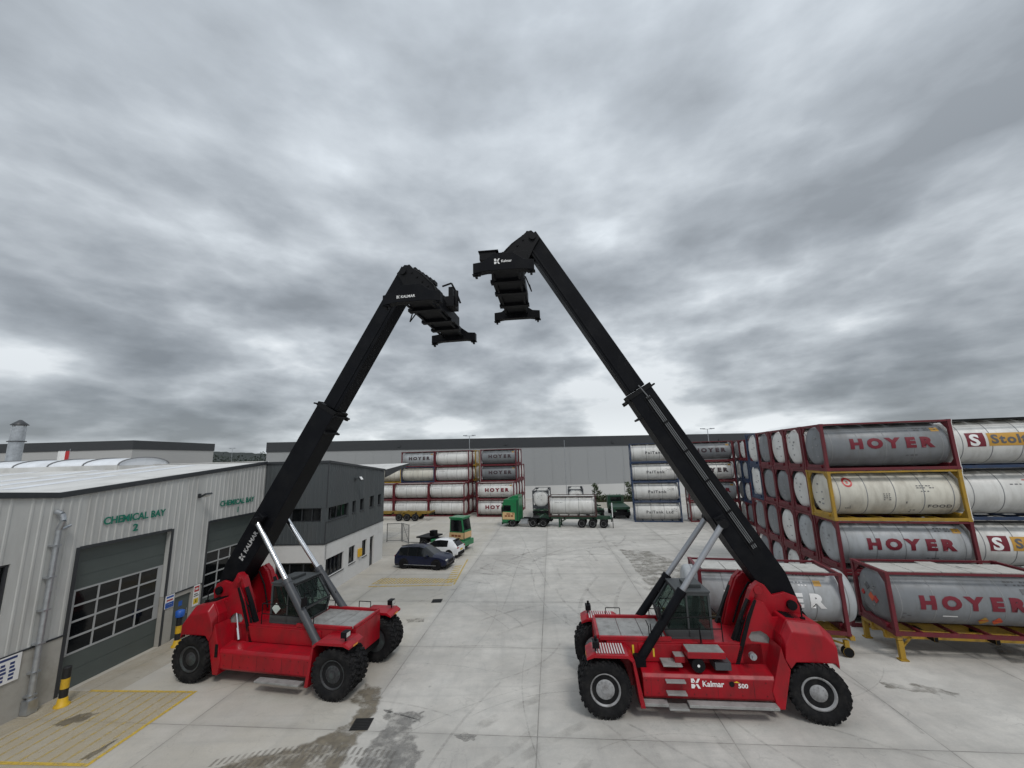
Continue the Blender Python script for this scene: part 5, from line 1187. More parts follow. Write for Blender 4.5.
# ------------------------------------------------------------------ skeletal trailers
CWHEEL = None
def road_wheel_me(r, w, name='tyre'):
    mb = MB(); h = w / 2
    mb.lathe([(-h * 0.8, r * 0.56), (-h, r * 0.66), (-h, r * 0.90), (-h * 0.85, r * 0.985), (-h * 0.3, r), (h * 0.3, r), (h * 0.85, r * 0.985), (h, r * 0.90), (h, r * 0.66), (h * 0.8, r * 0.56)], 'y', n=36)
    return mb.mesh(name, RUBBER)
def road_rim_me(r, w, mat, spokes=0):
    mb = MB(); h = w / 2
    if spokes:
        mb.lathe([(-h * 0.6, r * 0.57), (h * 0.86, r * 0.60), (h * 0.9, r * 0.57), (h * 0.5, r * 0.54), (h * 0.2, r * 0.5), (h * 0.2, 0.02)], 'y', n=30, mi=1)
        for k in range(spokes):
            M_ = Matrix.Rotation(2 * math.pi * k / spokes, 4, 'Y'); mb.box(-r * 0.07, r * 0.07, h * 0.55, h * 0.85, r * 0.05, r * 0.57, M_)
        mb.tube((0, h * 0.5, 0), (0, h * 0.9, 0), r * 0.14, n=14)
        return mb.mesh('rim', [mat, BLACK])
    mb.lathe([(-h * 0.6, r * 0.57), (h * 0.86, r * 0.60), (h * 0.9, r * 0.57), (h * 0.45, r * 0.50), (h * 0.4, r * 0.30), (h * 0.7, r * 0.26), (h * 0.75, r * 0.15), (h * 0.75, 0.02)], 'y', n=30)
    return mb.mesh('rim', mat)
TW, TRM = road_wheel_me(0.52, 0.36), road_rim_me(0.52, 0.36, RIMG)
def put_wheels(T, pts, tm, rm, r):
    for x, y in pts:
        w = link('wheel', tm, T); w.location = (x, y, r); w.rotation_euler = (0, random.random() * 6, 0 if y > 0 else math.pi); link('rim', rm, w)
TGREEN = pm('trailer_green', (0.010, 0.055, 0.028), 0.5, var=0.2, dirt=GRIME, damt=0.5)
def skeletal(label, loc, rz, mat, length, zdeck, axles, legx, leg_mat=None, roller=False, group=None, legs_out=1.0):
    OLIVE = mat
    """local x forward (kingpin end); origin under the rear; two main beams, bolsters, bogie and landing legs"""
    T = thing('skeletal_trailer', label, 'trailer', loc, rz, group)
    mb = MB()
    for s in (1, -1): mb.box(0, length, 0.42 * s - 0.07, 0.42 * s + 0.07, zdeck - 0.36, zdeck - 0.02)
    for x in (0.15, length * 0.46, length - 0.15): mb.box(x - 0.10, x + 0.10, -1.18, 1.18, zdeck - 0.18, zdeck - 0.003)
    for x in (length * 0.25, length * 0.65, length * 0.85): mb.box(x - 0.08, x + 0.08, -0.9, 0.9, zdeck - 0.30, zdeck - 0.10, mi=1)
    mb.box(0, 0.12, -1.22, 1.22, zdeck - 0.55, zdeck - 0.21, mi=1)
    for x in axles: mb.box(x - 0.1, x + 0.1, -0.95, 0.95, 0.45, 0.60); mb.box(x - 0.30, x + 0.30, 0.40, 0.62, 0.60, zdeck - 0.37); mb.box(x - 0.30, x + 0.30, -0.62, -0.40, 0.60, zdeck - 0.37)
    mb.build('chassis', [mat, BLACK], T, 0.01)
    put_wheels(T, [(x, y) for x in axles for y in (1.05, -1.05)], TW, TRM, 0.52)
    for s in (1, -1):
        mb = MB(); y = legs_out * s
        if roller:
            mb.box(legx - 0.09, legx + 0.09, y - 0.09, y + 0.09, 0.30, zdeck - 0.2); mb.tube((legx - 0.14, y, 0.22), (legx + 0.14, y, 0.22), 0.05)
            mb.tube((legx, y - 0.12, 0.21), (legx, y + 0.12, 0.21), 0.21, n=20, mi=1)
        else: mb.box(legx - 0.10, legx + 0.10, y - 0.08, y + 0.08, 0.06, zdeck - 0.2); mb.box(legx - 0.16, legx + 0.16, y - 0.14, y + 0.14, 0.005, 0.06)
        mb.beam((legx + (-0.05), y, 0.5), (legx - 0.9, s * 0.42, zdeck - 0.3), 0.07, 0.07)
        mb.build('landing_leg', [leg_mat or mat, BLACK], T, 0.008)
    return T
# trailer with the grey maroon-lettered tank at the right
HA = R(-10.2); h1 = Vector((math.cos(HA), math.sin(HA))); h2 = Vector((-h1.y, h1.x)); hc = Vector((16.28, 19.02))
o = hc + h1 * 11.2 + h2 * 1.22
skeletal('mustard yellow skeletal trailer on straight legs, under the grey tank at right edge', (o.x, o.y, 0), HA + math.pi, YELF, 11.2, 0.98, (1.2, 2.5, 3.8), 11.05, legs_out=1.12)
ht_ = container(hc, 0.98, HA, MAROON, GREYT, 'trailer', 'grey maroon-framed tank container with hazard labels on the yellow trailer at the right edge', 'tank containers standing on yellow trailers')
for (y, z, q, m_) in ((0.25, 1.62, 0.17, MARK), (0.05, 1.20, 0.20, ORANGE), (-0.22, 1.16, 0.17, SRED), (0.62, 1.25, 0.12, SRED)):
    mb = MB(); x = -CL / 2 + 0.018; mb.prism([(y, z - q), (y + q, z), (y, z + q), (y - q, z)], x - 0.004, x + 0.05, 'yz'); mb.build('hazard_plate', m_, ht_)
# swap-body tank behind the right machine
WA = R(-13); w1 = Vector((math.cos(WA), math.sin(WA))); w2 = Vector((-w1.y, w1.x)); wc = Vector((8.72, 20.72))
o = wc - w1 * 1.6 + w2 * 1.22
skeletal('mustard yellow skeletal trailer with a black roller leg, behind the right reach stacker', (o.x, o.y, 0), WA, YELF, 7.85, 0.86, (0.9, 2.2), 7.45, roller=True, legs_out=1.10)
container(wc, 0.86, WA, MAROON, GREYL, 'hoyer_white', 'pale grey tank container with white lettering and overhanging ends, behind the right reach stacker', 'tank containers standing on yellow trailers', swap=True)
# ==SPLIT==
# ------------------------------------------------------------------ cars
def loft(rings, mb, faces_mi):
    """rings: list of equal-length point lists; closed around"""
    n = len(rings[0]); o = [p for r in rings for p in r]
    fs, mi = [], []
    for i in range(len(rings) - 1):
        for j in range(n):
            fs.append((i * n + j, i * n + (j + 1) % n, (i + 1) * n + (j + 1) % n, (i + 1) * n + j)); mi.append(faces_mi(i, j))
    base = len(mb.v); mb.add(o, fs, True); mb.mi[-len(fs):] = mi
    mb.add(rings[0], [tuple(range(n))], True, faces_mi(0, 0)); mb.add(rings[-1], [tuple(range(n))], True, faces_mi(0, 0))
def car(name, label, loc, rz, paint, st, hw, wheels, wr, cat='car', spokes=5, rimc=None, tail=None, belt=None):
    """st: stations (x, z_bottom, z_belt, z_top, top half-width, glass side?, glass top?) from rear to front; origin on the ground mid-length"""
    T = thing(name, label, cat, loc, rz)
    rings = []
    for (x, zb, zl, zt, tw, gs, gt) in st:
        b = hw * (0.90 if x in (st[0][0], st[-1][0]) else 1.0); m = (zb + zl) * 0.55; t_ = min(tw, b)
        half = [(x, b * 0.90, zb), (x, b, zb + 0.10), (x, b, m), (x, b * 0.965, zl), (x, t_ + 0.03, zt - 0.06), (x, t_ * 0.72, zt)]
        rings.append(half + [(p[0], -p[1], p[2]) for p in half[::-1]])
    def fm(i, j):
        gs = st[i][5] and st[min(i + 1, len(st) - 1)][5]
        if j in (3, 7) and st[i][5]: return 1
        if j in (4, 5, 6) and st[i][6]: return 1
        return 0
    mb = MB(); loft(rings, mb, fm)
    # split the glazing off as its own part
    gl = MB(); by = MB()
    for f, s_, i in zip(mb.f, mb.sm, mb.mi): (gl if i else by).add([mb.v[k] for k in f], [tuple(range(len(f)))], s_, 0)
    me = by.mesh('body', paint); bm = bmesh.new(); bm.from_mesh(me); bmesh.ops.remove_doubles(bm, verts=bm.verts, dist=0.001); bmesh.ops.recalc_face_normals(bm, faces=bm.faces)
    for e in bm.edges:
        if e.calc_face_angle(0) > R(32): e.smooth = False
    bm.to_mesh(me); bm.free(); body = link('body', me, T)
    me = gl.mesh('window', DGLASS); link('window', me, T)
    mb = MB()          # arches, sills and pillars
    for x in wheels:
        for s in (1, -1): mb.tube((x, s * (hw - 0.16), wr + 0.02), (x, s * (hw + 0.006), wr + 0.02), wr * 1.15, n=28)
    mb.box(wheels[0], wheels[1], -hw * 0.995, hw * 0.995, 0.20, 0.34); mb.box(st[0][0] + 0.03, st[-1][0] - 0.04, -hw * 0.86, hw * 0.86, 0.22, 0.42)
    mb.build('lower_trim', BLACK, T, 0.01)
    tm_, rm_ = road_wheel_me(wr, 0.24), road_rim_me(wr, 0.24, rimc or RIMG, spokes)
    put_wheels(T, [(x, s * (hw - 0.105)) for x in wheels for s in (1, -1)], tm_, rm_, wr)
    return T, st, hw
BLUEP = pm('dark_blue_paint', (0.007, 0.010, 0.030), 0.25, var=0.1, spec=0.3, coat=0.15)
WHITEP = pm('white_car_paint', (0.72, 0.73, 0.74), 0.25, var=0.02, coat=0.5)
TAILR = pm('tail_lamp_red', (0.30, 0.01, 0.01), 0.2)
st = [(-2.42, 0.45, 0.95, 1.05, 0.80, 0, 0), (-2.36, 0.32, 1.02, 1.12, 0.80, 0, 1), (-2.02, 0.26, 1.06, 1.66, 0.62, 1, 0), (-1.2, 0.24, 1.05, 1.76, 0.66, 1, 0), (-0.2, 0.24, 1.03, 1.78, 0.67, 1, 0), (0.32, 0.24, 1.02, 1.70, 0.66, 1, 1), (1.15, 0.24, 1.00, 1.16, 0.80, 0, 0), (1.75, 0.24, 0.95, 1.10, 0.80, 0, 0), (2.22, 0.30, 0.80, 0.98, 0.76, 0, 0), (2.42, 0.42, 0.68, 0.80, 0.70, 0, 0)]
sd_ = Vector((math.cos(R(-14.9)), math.sin(R(-14.9)))); sl = Vector((-sd_.y, sd_.x)); oc = (Vector((-9.71, 36.0)) + Vector((-6.6, 35.18))) / 2 + sl * 0.96
car_t, _, _ = car('parked_car', 'dark blue estate SUV with a pale-trimmed sill, parked beside the office', (oc.x, oc.y, 0), R(-14.9), BLUEP, st, 0.97, (-1.48, 1.50), 0.39)
car_t['label'] = 'dark blue SUV parked nose right beside the white office wall'
mb = MB()
for s in (1, -1): mb.box(2.28, 2.40, s * 0.70 - 0.16, s * 0.70 + 0.16, 0.72, 0.84)
mb.build('headlight', LAMPG, car_t, 0.02)
mb = MB()
for s in (1, -1): mb.box(-2.43, -2.33, s * 0.72 - 0.16, s * 0.72 + 0.16, 0.92, 1.06)
mb.build('tail_light', TAILR, car_t, 0.02)
mb = MB(); mb.box(2.37, 2.445, -0.45, 0.45, 0.50, 0.72); mb.build('grille', BLACK, car_t, 0.01)
for s in (1, -1):
    mb = MB(); mb.box(0.62, 0.80, s * 1.08 - 0.09, s * 1.08 + 0.09, 1.05, 1.20); mb.build('wing_mirror', BLUEP, car_t, 0.03)
mb = MB()
for s in (1, -1):
    mb.box(-1.9, 0.2, s * 0.62 - 0.02, s * 0.62 + 0.02, 1.78, 1.82)
    for x0, x1 in ((-1.12, -1.20), (-0.28, -0.24)): mb.beam((x0, s * 0.945, 1.05), (x1, s * 0.705, 1.72), 0.07, 0.04)
    mb.box(-1.48, 1.5, s * 0.975 - 0.012, s * 0.975 + 0.012, 0.34, 0.37, mi=1)
    mb.box(-0.62, -0.44, s * 0.98 - 0.012, s * 0.98 + 0.012, 0.93, 0.96); mb.box(0.42, 0.60, s * 0.98 - 0.012, s * 0.98 + 0.012, 0.93, 0.96)
mb.build('roof_rail', [BLACK, GALV], car_t, 0.0)
st = [(-2.16, 0.42, 0.86, 0.98, 0.74, 0, 0), (-2.12, 0.34, 0.96, 1.08, 0.72, 0, 1), (-1.70, 0.26, 1.04, 1.47, 0.58, 0, 0), (-1.15, 0.24, 1.02, 1.60, 0.62, 1, 0), (-0.3, 0.22, 0.99, 1.63, 0.63, 1, 0), (0.25, 0.22, 0.97, 1.55, 0.62, 1, 1), (1.05, 0.22, 0.94, 1.06, 0.74, 0, 0), (1.6, 0.22, 0.88, 1.00, 0.74, 0, 0), (2.0, 0.3, 0.74, 0.86, 0.68, 0, 0), (2.16, 0.42, 0.62, 0.72, 0.62, 0, 0)]
wd_ = Vector((math.cos(R(163)), math.sin(R(163)))); wl_ = Vector((-wd_.y, wd_.x)); oc = Vector((-6.25, 38.95)) + wd_ * 1.32 - wl_ * 0.92
car_w, _, _ = car('parked_car', 'white hatchback crossover parked behind the dark blue SUV', (oc.x, oc.y, 0), R(163), WHITEP, st, 0.92, (-1.32, 1.34), 0.36)
mb = MB()
for s in (1, -1): mb.box(-2.17, -1.98, s * 0.70 - 0.16, s * 0.70 + 0.16, 0.88, 1.00)
mb.build('tail_light', TAILR, car_w, 0.02)
for s in (1, -1):
    mb = MB(); mb.box(0.55, 0.72, s * 1.0 - 0.08, s * 1.0 + 0.08, 0.98, 1.12); mb.build('wing_mirror', WHITEP, car_w, 0.03)
mb = MB(); mb.box(-2.19, -2.06, -0.7, 0.7, 0.36, 0.56); mb.box(-1.78, -1.55, -0.55, 0.55, 1.50, 1.56); mb.build('bumper', BLACK, car_w, 0.02)
mb = MB(); mb.box(-2.185, -2.16, -0.26, 0.26, 0.66, 0.78); mb.build('number_plate', SYEL, car_w)

# ------------------------------------------------------------------ green lorry with skeletal trailer and a white tank
GREENP = pm('lorry_green', (0.008, 0.165, 0.055), 0.3, var=0.08, coat=0.3, dirt=(0.02, 0.06, 0.03), damt=0.3)
BEIGE = pm('beige_panel', (0.60, 0.40, 0.20), 0.5, var=0.06); BROWN = pm('brown_lettering', (0.22, 0.06, 0.02), 0.5)
TA = R(166.3); tf = Vector((math.cos(TA), math.sin(TA))); tl = Vector((-tf.y, tf.x))
d0 = Vector((-0.49, 54.95)) - tl * 1.25       # under the front axle, on the centre line
lorry = thing('lorry', 'green lorry tractor unit with beige door panel, coupled to a white tank trailer', 'lorry', (d0.x, d0.y, 0), TA)
mb = MB(); side = [(1.34, 0.40), (1.40, 0.80), (1.40, 1.85), (1.30, 2.85), (1.08, 3.50), (-0.95, 3.62), (-0.95, 0.75), (0.62, 0.75), (0.62, 0.40)]
mb.prism(side, -1.22, 1.22); mb.build('cab', GREENP, lorry, 0.06)
mb = MB()
for s in (1, -1):
    mb.prism([(1.30, 0.95), (1.28, 1.9), (-0.35, 1.78), (-0.35, 0.95)], 1.222 * s, 1.234 * s)
mb.build('door_panel', BEIGE, lorry)
mb = MB()
for s in (1, -1):
    for k in range(3): mb.box(1.0 - 0.42 * k - 0.32, 1.0 - 0.42 * k, 1.236 * s - 0.004, 1.236 * s + 0.004, 1.28, 1.48)
    mb.box(0.25, 0.75, 1.236 * s - 0.004, 1.236 * s + 0.004, 1.56, 1.70)
    mb.prism([(-0.15, 1.5), (0.0, 1.72), (-0.3, 1.72)], 1.232 * s, 1.24 * s)
mb.build('door_print', BROWN, lorry)
mb = MB()
for s in (1, -1): mb.prism([(1.22, 1.98), (1.14, 2.75), (0.15, 2.75), (0.15, 1.98)], 1.222 * s, 1.23 * s)
mb.quad((1.412, -1.05, 1.88), (1.412, 1.05, 1.88), (1.318, 1.05, 2.80), (1.318, -1.05, 2.80)); mb.build('window', DGLASS, lorry)
mb = MB(); mb.box(-5.2, 0.62, -0.48, -0.36, 0.62, 0.92); mb.box(-5.2, 0.62, 0.36, 0.48, 0.62, 0.92); mb.box(-4.3, -2.6, -0.6, 0.6, 0.92, 1.12); mb.box(-2.1, -1.1, -1.2, -0.62, 0.42, 0.95); mb.box(-2.1, -1.1, 0.62, 1.2, 0.42, 0.95, mi=1)
mb.box(1.30, 1.42, -1.2, 1.2, 0.30, 0.62); mb.build('chassis', [BLACK, GALV], lorry, 0.02)
for s in (1, -1):
    mb = MB()
    for x in (-2.75, -4.1):
        for k in range(7):
            a, b_ = R(25 + 20 * k - 5), R(25 + 20 * k + 17); mb.beam((x + 0.60 * math.cos(a), s * 0.95, 0.53 + 0.60 * math.sin(a)), (x + 0.60 * math.cos(b_), s * 0.95, 0.53 + 0.60 * math.sin(b_)), 0.55, 0.03)
    mb.box(-4.4, -2.4, s * 0.95 - 0.2, s * 0.95 + 0.2, 1.135, 1.15); mb.build('mudguard', BLACK, lorry)
    mb = MB(); mb.box(0.55, 1.28, s * 1.235 - 0.01, s * 1.235 + 0.01, 0.42, 0.62); mb.box(-0.9, -0.62, s * 1.235 - 0.01, s * 1.235 + 0.01, 0.78, 3.4); mb.build('cab_trim', pm('lorry_dark_green', (0.006, 0.07, 0.03), 0.4), lorry)
mb = MB(); mb.prism([(1.36, 2.84), (1.27, 3.05), (1.54, 2.90)], -1.1, 1.1); mb.build('sun_visor', BLACK, lorry)
mb = MB(); mb.prism([(0.75, 3.46), (-0.9, 3.63), (-0.9, 3.98), (-0.2, 3.98)], -1.1, 1.1); mb.build('roof_deflector', GREENP, lorry, 0.04)
put_wheels(lorry, [(0, 1.05), (0, -1.05), (-2.75, 1.05), (-2.75, -1.05), (-4.1, 1.05), (-4.1, -1.05)], TW, TRM, 0.52)
for s in (1, -1):
    mb = MB(); mb.box(1.22, 1.40, 1.30 * s - 0.10, 1.30 * s + 0.10, 1.9, 2.5); mb.build('wing_mirror', BLACK, lorry, 0.03)
    mb = MB(); mb.box(1.385, 1.43, 0.85 * s - 0.22, 0.85 * s + 0.22, 0.68, 0.84); mb.build('headlight', LAMPG, lorry)
r0 = d0 - tf * 12.8
skeletal('dark green skeletal trailer carrying a white tank behind the green lorry', (r0.x, r0.y, 0), TA, TGREEN, 9.2, 1.30, (1.05, 2.42, 3.75), 6.6, legs_out=0.9)
c0 = d0 - tf * 4.9 + tl * 1.219         # near-left corner as seen from the camera
container(c0, 1.30, R(-13.7), pm('dark_brown_frame', (0.045, 0.016, 0.014), 0.5, var=0.2), WHITET, 'small', 'white maroon-framed tank container riding on the dark green lorry trailer', 'tank containers on lorry trailers', seams=4)
t = thing('marker_board', 'pale upright marker post at the tail of the lorry trailer', 'post', (r0.x + tl.x * 1.0 - tf.x * 0.08, r0.y + tl.y * 1.0 - tf.y * 0.08, 0), TA)
mb = MB(); mb.box(-0.05, 0.05, -0.16, 0.16, 1.30, 3.0); mb.build('board', WHITE, t, 0.01); mb = MB(); mb.box(-0.04, 0.04, -0.10, 0.10, 0.0, 1.295); mb.build('post', BLACK, t)

# parked trailers and tanks behind the lorry
t = thing('lorry', 'dark green lorry chassis seen from behind beside the navy-framed stack', 'lorry', (15.0, 59.0, 0), R(84))
mb = MB(); mb.box(0, 7.0, -0.45, 0.45, 0.75, 1.15); mb.box(-0.1, 0.1, -1.2, 1.2, 0.45, 0.95); mb.box(-0.05, 4.5, -1.0, 1.0, 1.16, 1.30); mb.build('chassis', BLACK, t, 0.02)
mb = MB(); mb.box(-0.12, 4.6, -1.2, 1.2, 1.32, 1.62); mb.box(-0.14, -0.121, -1.15, -0.8, 0.98, 1.28); mb.box(-0.14, -0.121, 0.8, 1.15, 0.98, 1.28); mb.build('load_bed', TGREEN, t, 0.02)
mb = MB(); mb.prism([(5.2, 0.7), (7.0, 0.7), (7.05, 1.9), (6.8, 2.7), (5.2, 2.75)], -1.2, 1.2); mb.build('cab', TGREEN, t, 0.05)
mb = MB(); mb.box(5.19, 5.198, -0.8, 0.8, 1.9, 2.5); mb.build('window', DGLASS, t)
put_wheels(t, [(x, y) for x in (1.0, 2.3, 6.0) for y in (1.0, -1.0)], TW, TRM, 0.52)
skeletal('black and green skeletal trailer parked end-on just behind the tail of the lorry', (11.6, 60.2, 0), R(84), TGREEN, 9.5, 1.35, (1.2, 2.5, 3.8), 8.6, legs_out=0.9)
mb_t = skeletal('dark skeletal trailer parked behind the lorry, carrying a tank seen end-on', (3.7, 60.4, 0), R(82), TGREEN, 9.5, 1.45, (1.2, 2.5, 3.8), 8.6, legs_out=0.9)
def end_on(c, z, ang, fm, tm2, label):
    e1 = Vector((math.cos(ang), math.sin(ang))); e2 = Vector((-e1.y, e1.x)); p = Vector(c) - e2 * CW_ / 2
    container(p, z, ang, fm, tm2, 'small', label, 'tank containers on parked trailers', seams=4)
end_on((3.75, 61.0), 1.45, R(82), CYLG, WHITET, 'white tank container seen end-on, standing on a trailer above the lorry chassis')
skeletal('dark skeletal trailer parked farther back, its white tank seen end-on over the lorry', (9.4, 64.3, 0), R(82), TGREEN, 9.5, 1.2, (1.2, 2.5, 3.8), 8.6, legs_out=0.9)
end_on((9.5, 64.8), 1.2, R(82), CYLG, WHITET, 'white tank container seen end-on, only its rounded top showing above the lorry tank')
# yellow trailer in front of the far left block
skeletal('mustard yellow skeletal trailer parked in front of the far left tank block', (-12.6, 63.0, 0), R(169), pm('dirty_mustard', (0.26, 0.165, 0.025), 0.6, var=0.25, dirt=(0.06, 0.05, 0.03), damt=0.7), 9.4, 1.30, (2.3, 3.6, 4.9), 8.9, legs_out=0.95)

# ------------------------------------------------------------------ green terminal tractor
ZA = R(-24)
zt = thing('terminal_tractor', 'green terminal tractor with a tall single cab and beige panel, beside the white car', 'tractor', (-9.1, 44.2, 0), ZA)
mb = MB(); mb.prism([(2.9, 0.95), (4.55, 0.95), (4.62, 1.9), (4.42, 3.05), (3.0, 3.12)], -0.75, 0.75); mb.box(2.88, 4.50, -0.80, 0.80, 3.05, 3.22); mb.box(2.6, 4.7, -1.1, 1.1, 0.45, 1.0)
mb.build('cab', GREENP, zt, 0.06)
mb = MB()
for s in (1, -1): mb.prism([(3.1, 1.85), (4.45, 1.85), (4.32, 2.95), (3.1, 2.95)], 0.752 * s, 0.76 * s)
mb.quad((4.615, -0.65, 1.95), (4.615, 0.65, 1.95), (4.45, 0.65, 2.98), (4.45, -0.65, 2.98)); mb.quad((2.885, -0.6, 1.9), (2.885, 0.6, 1.9), (2.99, 0.6, 2.95), (2.99, -0.6, 2.95)); mb.build('window', DGLASS, zt)
mb = MB(); mb.prism([(2.92, 1.15), (4.58, 1.15), (4.62, 1.75), (2.94, 1.75)], -0.77, -0.753); mb.prism([(2.92, 1.15), (4.58, 1.15), (4.62, 1.75), (2.94, 1.75)], 0.753, 0.77); mb.box(4.60, 4.64, -0.7, 0.7, 1.2, 1.75); mb.build('beige_panel', BEIGE, zt)
mb = MB()
for k in range(3): mb.box(3.2 + 0.38 * k, 3.5 + 0.38 * k, -0.779, -0.772, 1.36, 1.54)
mb.build('panel_print', BROWN, zt)
mb = MB(); mb.box(-0.9, 2.8, -0.5, 0.5, 0.6, 1.0); mb.box(-0.9, 0.9, -1.1, 1.1, 1.06, 1.2); mb.box(0.2, 0.8, -0.3, 0.3, 1.2, 1.7); mb.tube((2.5, 0.7, 0.9), (2.5, 0.7, 3.0), 0.08); mb.tube((4.75, -0.9, 1.0), (4.75, -0.9, 2.9), 0.02, n=6); mb.build('chassis', BLACK, zt, 0.02)
mb = MB(); mb.box(0.9, 2.5, -1.1, -0.55, 0.5, 1.0); mb.build('fuel_tank', GREENP, zt, 0.04)
put_wheels(zt, [(0, 0.95), (0, -0.95), (3.7, 0.95), (3.7, -0.95)], TW, TRM, 0.52)

# ------------------------------------------------------------------ far buildings
WALLG = pm('warehouse_grey', (0.30, 0.308, 0.312), 0.6, var=0.04, vscale=0.05, stretch=(1, 1, 1))
WALLL = pm('warehouse_pale', (0.40, 0.40, 0.395), 0.6, var=0.04, vscale=0.05)
BANDG = pm('warehouse_dark_band', (0.034, 0.037, 0.041), 0.6, var=0.06, vscale=0.1)
wh = thing('warehouse', 'long grey warehouse with a dark roof band spanning the back of the yard', 'building', (0, 91, 0), 0)
def topz(x): return 13.75 - 0.0085 * (x + 55)
mb = MB(); x0, x1 = -55.6, 180.0
mb.add([(x0, 0, 2.6), (x1, 0, 2.6), (x1, 0, topz(x1) - 2.2), (x0, 0, topz(x0) - 2.2), (x0, 40, 2.6), (x1, 40, 2.6), (x1, 40, topz(x1) - 2.2), (x0, 40, topz(x0) - 2.2)], [(0, 1, 2, 3), (4, 7, 6, 5), (0, 3, 7, 4), (1, 5, 6, 2)])
k = x0
while k < x1:
    mb.box(k, k + 0.10, -0.035, -0.001, 2.62, topz(k) - 2.22); k += 4.0
mb.build('wall', WALLG, wh)
mb = MB(); mb.add([(x0 - 0.1, -0.12, topz(x0) - 2.2), (x1, -0.12, topz(x1) - 2.2), (x1, -0.12, topz(x1)), (x0 - 0.1, -0.12, topz(x0)), (x0 - 0.1, 40.1, topz(x0) - 2.2), (x1, 40.1, topz(x1) - 2.2), (x1, 40.1, topz(x1)), (x0 - 0.1, 40.1, topz(x0))], [(0, 1, 2, 3), (4, 7, 6, 5), (0, 3, 7, 4), (1, 5, 6, 2), (3, 2, 6, 7), (0, 4, 5, 1)]); mb.build('roof_band', BANDG, wh)
mb = MB(); mb.box(x0 + 0.02, x1, -0.05, 39.9, 0, 2.598); mb.build('base_wall', pm('warehouse_base', (0.55, 0.55, 0.54), 0.7, var=0.06, vscale=0.2), wh)
mb = MB()
for k in range(9):
    x = -50 + 24 * k; mb.box(x, x + 0.5, -0.3, -0.125, topz(x) - 1.6, topz(x) - 1.2)
mb.build('wall_lamp', TRIM, wh)
wl2 = thing('warehouse', 'pale warehouse with a black roof band beyond the rooflights on the left', 'building', (-104, 110, 0), 0)
mb = MB(); mb.box(-150, 0, 0, 30, 0, 13.9); mb.build('wall', WALLL, wl2)
mb = MB(); mb.box(-150, 0.15, -0.15, 30.15, 13.9, 16.35); mb.build('roof_band', BANDG, wl2)
mb = MB()
for x, w in ((-20, 2.2), (-12, 4.5)): mb.box(x, x + w, 2, 4, 16.35, 17.0)
# roofs of far sheds
for (x, y, w, d, h, lab) in ((-128, 210, 46, 20, 7.0, 'low dark shed roof in the gap between the two warehouses, near the lamp posts'), (-106, 260, 22, 20, 9.0, 'small pale far building in the gap between the two warehouses')):
    t = thing('shed', lab, 'building', (x, y, 0), 0)
    q = MB(); q.box(-w / 2, w / 2, 0, d, 0, h * 0.7); q.build('wall', WALLL, t)
    q = MB(); q.prism([(-w / 2 - 0.3, h * 0.7), (w / 2 + 0.3, h * 0.7), (0, h)], -0.3, d + 0.3); q.build('roof', BANDG, t)

# hills and the wood on them
HILL = pm('hill_green', (0.020, 0.027, 0.024), 0.9, var=0.35, vscale=0.02, world_co=True)
mb = MB(); rnd = random.Random(5); nx, ny = 260, 6; pts = []
for j in range(ny + 1):
    for i in range(nx + 1):
        x = -1500 + 3000 * i / nx; t_ = j / ny
        h = math.sin(math.pi * t_ * 0.5) * (50 + 9 * math.sin(x * 0.004 + 1) + 5 * math.sin(x * 0.011) + rnd.uniform(-3, 3)); pts.append((x, 800 + 500 * t_, h - 0.3))
mb.add(pts, [(j * (nx + 1) + i, j * (nx + 1) + i + 1, (j + 1) * (nx + 1) + i + 1, (j + 1) * (nx + 1) + i) for j in range(ny) for i in range(nx)], True)
struct(mb.build('hills', HILL))
WOODM = pm('far_foliage', (0.026, 0.036, 0.028), 0.9, var=0.5, vscale=0.15, world_co=True)
mb = MB(); rnd = random.Random(9)
for k in range(7000):
    x = rnd.uniform(-560, -150); y = 420 + rnd.uniform(0, 60); hmax = 16.5 + 3.5 * math.sin(x * 0.09) + 2.0 * math.sin(x * 0.31 + 1)
    z = rnd.uniform(0, hmax); c = Vector((x, y, z)); a, b = Vector((rnd.uniform(-1, 1), rnd.uniform(-1, 1), rnd.uniform(-1, 1))).normalized() * 1.6, Vector((rnd.uniform(-1, 1), rnd.uniform(-1, 1), rnd.uniform(-1, 1))).normalized() * 1.6
    mb.add([c, c + a, c + a + b, c + b], [(0, 1, 2, 3)])
struct(mb.build('woodland', WOODM, recalc=False), 'stuff')

# ------------------------------------------------------------------ lamp posts, saplings, hedge, gate
def lamp_post(loc, h, label, arms=2, r=0.09):
    t = thing('lamp_post', label, 'lamp post', loc, 0, 'lamp posts around the yard')
    mb = MB(); mb.tube((0, 0, 0), (0, 0, h), r, r * 0.6, n=10); mb.tube((0, 0, 0), (0, 0, 0.7), r * 1.5, n=10); mb.build('pole', GALV, t)
    if arms:
        mb = MB(); mb.tube((-0.85, 0, h - 0.02), (0.85, 0, h - 0.02), 0.05, n=8); mb.build('bracket', GALV, t)
        for s in (1, -1):
            mb = MB(); mb.box(s * 0.85 - 0.38, s * 0.85 + 0.38, -0.2, 0.2, h - 0.02, h + 0.14); mb.build('lamp_head', GALV, t, 0.03)
lamp_post((-8.75, 80, 0), 13.4, 'twin-headed lamp post rising behind the far left tank block')
lamp_post((34.7, 72, 0), 13.0, 'twin-headed lamp post above the stack crossed by the right boom')
lamp_post((9.5, 76, 0), 11.9, 'thin plain pole standing before the grey warehouse above the lorry', 0, 0.06)
lamp_post((20.2, 76, 0), 6.6, 'short thin plain pole between the lorry and the navy-framed stack', 0, 0.05)
lamp_post((-104.5, 150, 0), 15.0, 'distant lamp post in the gap between the two warehouses')
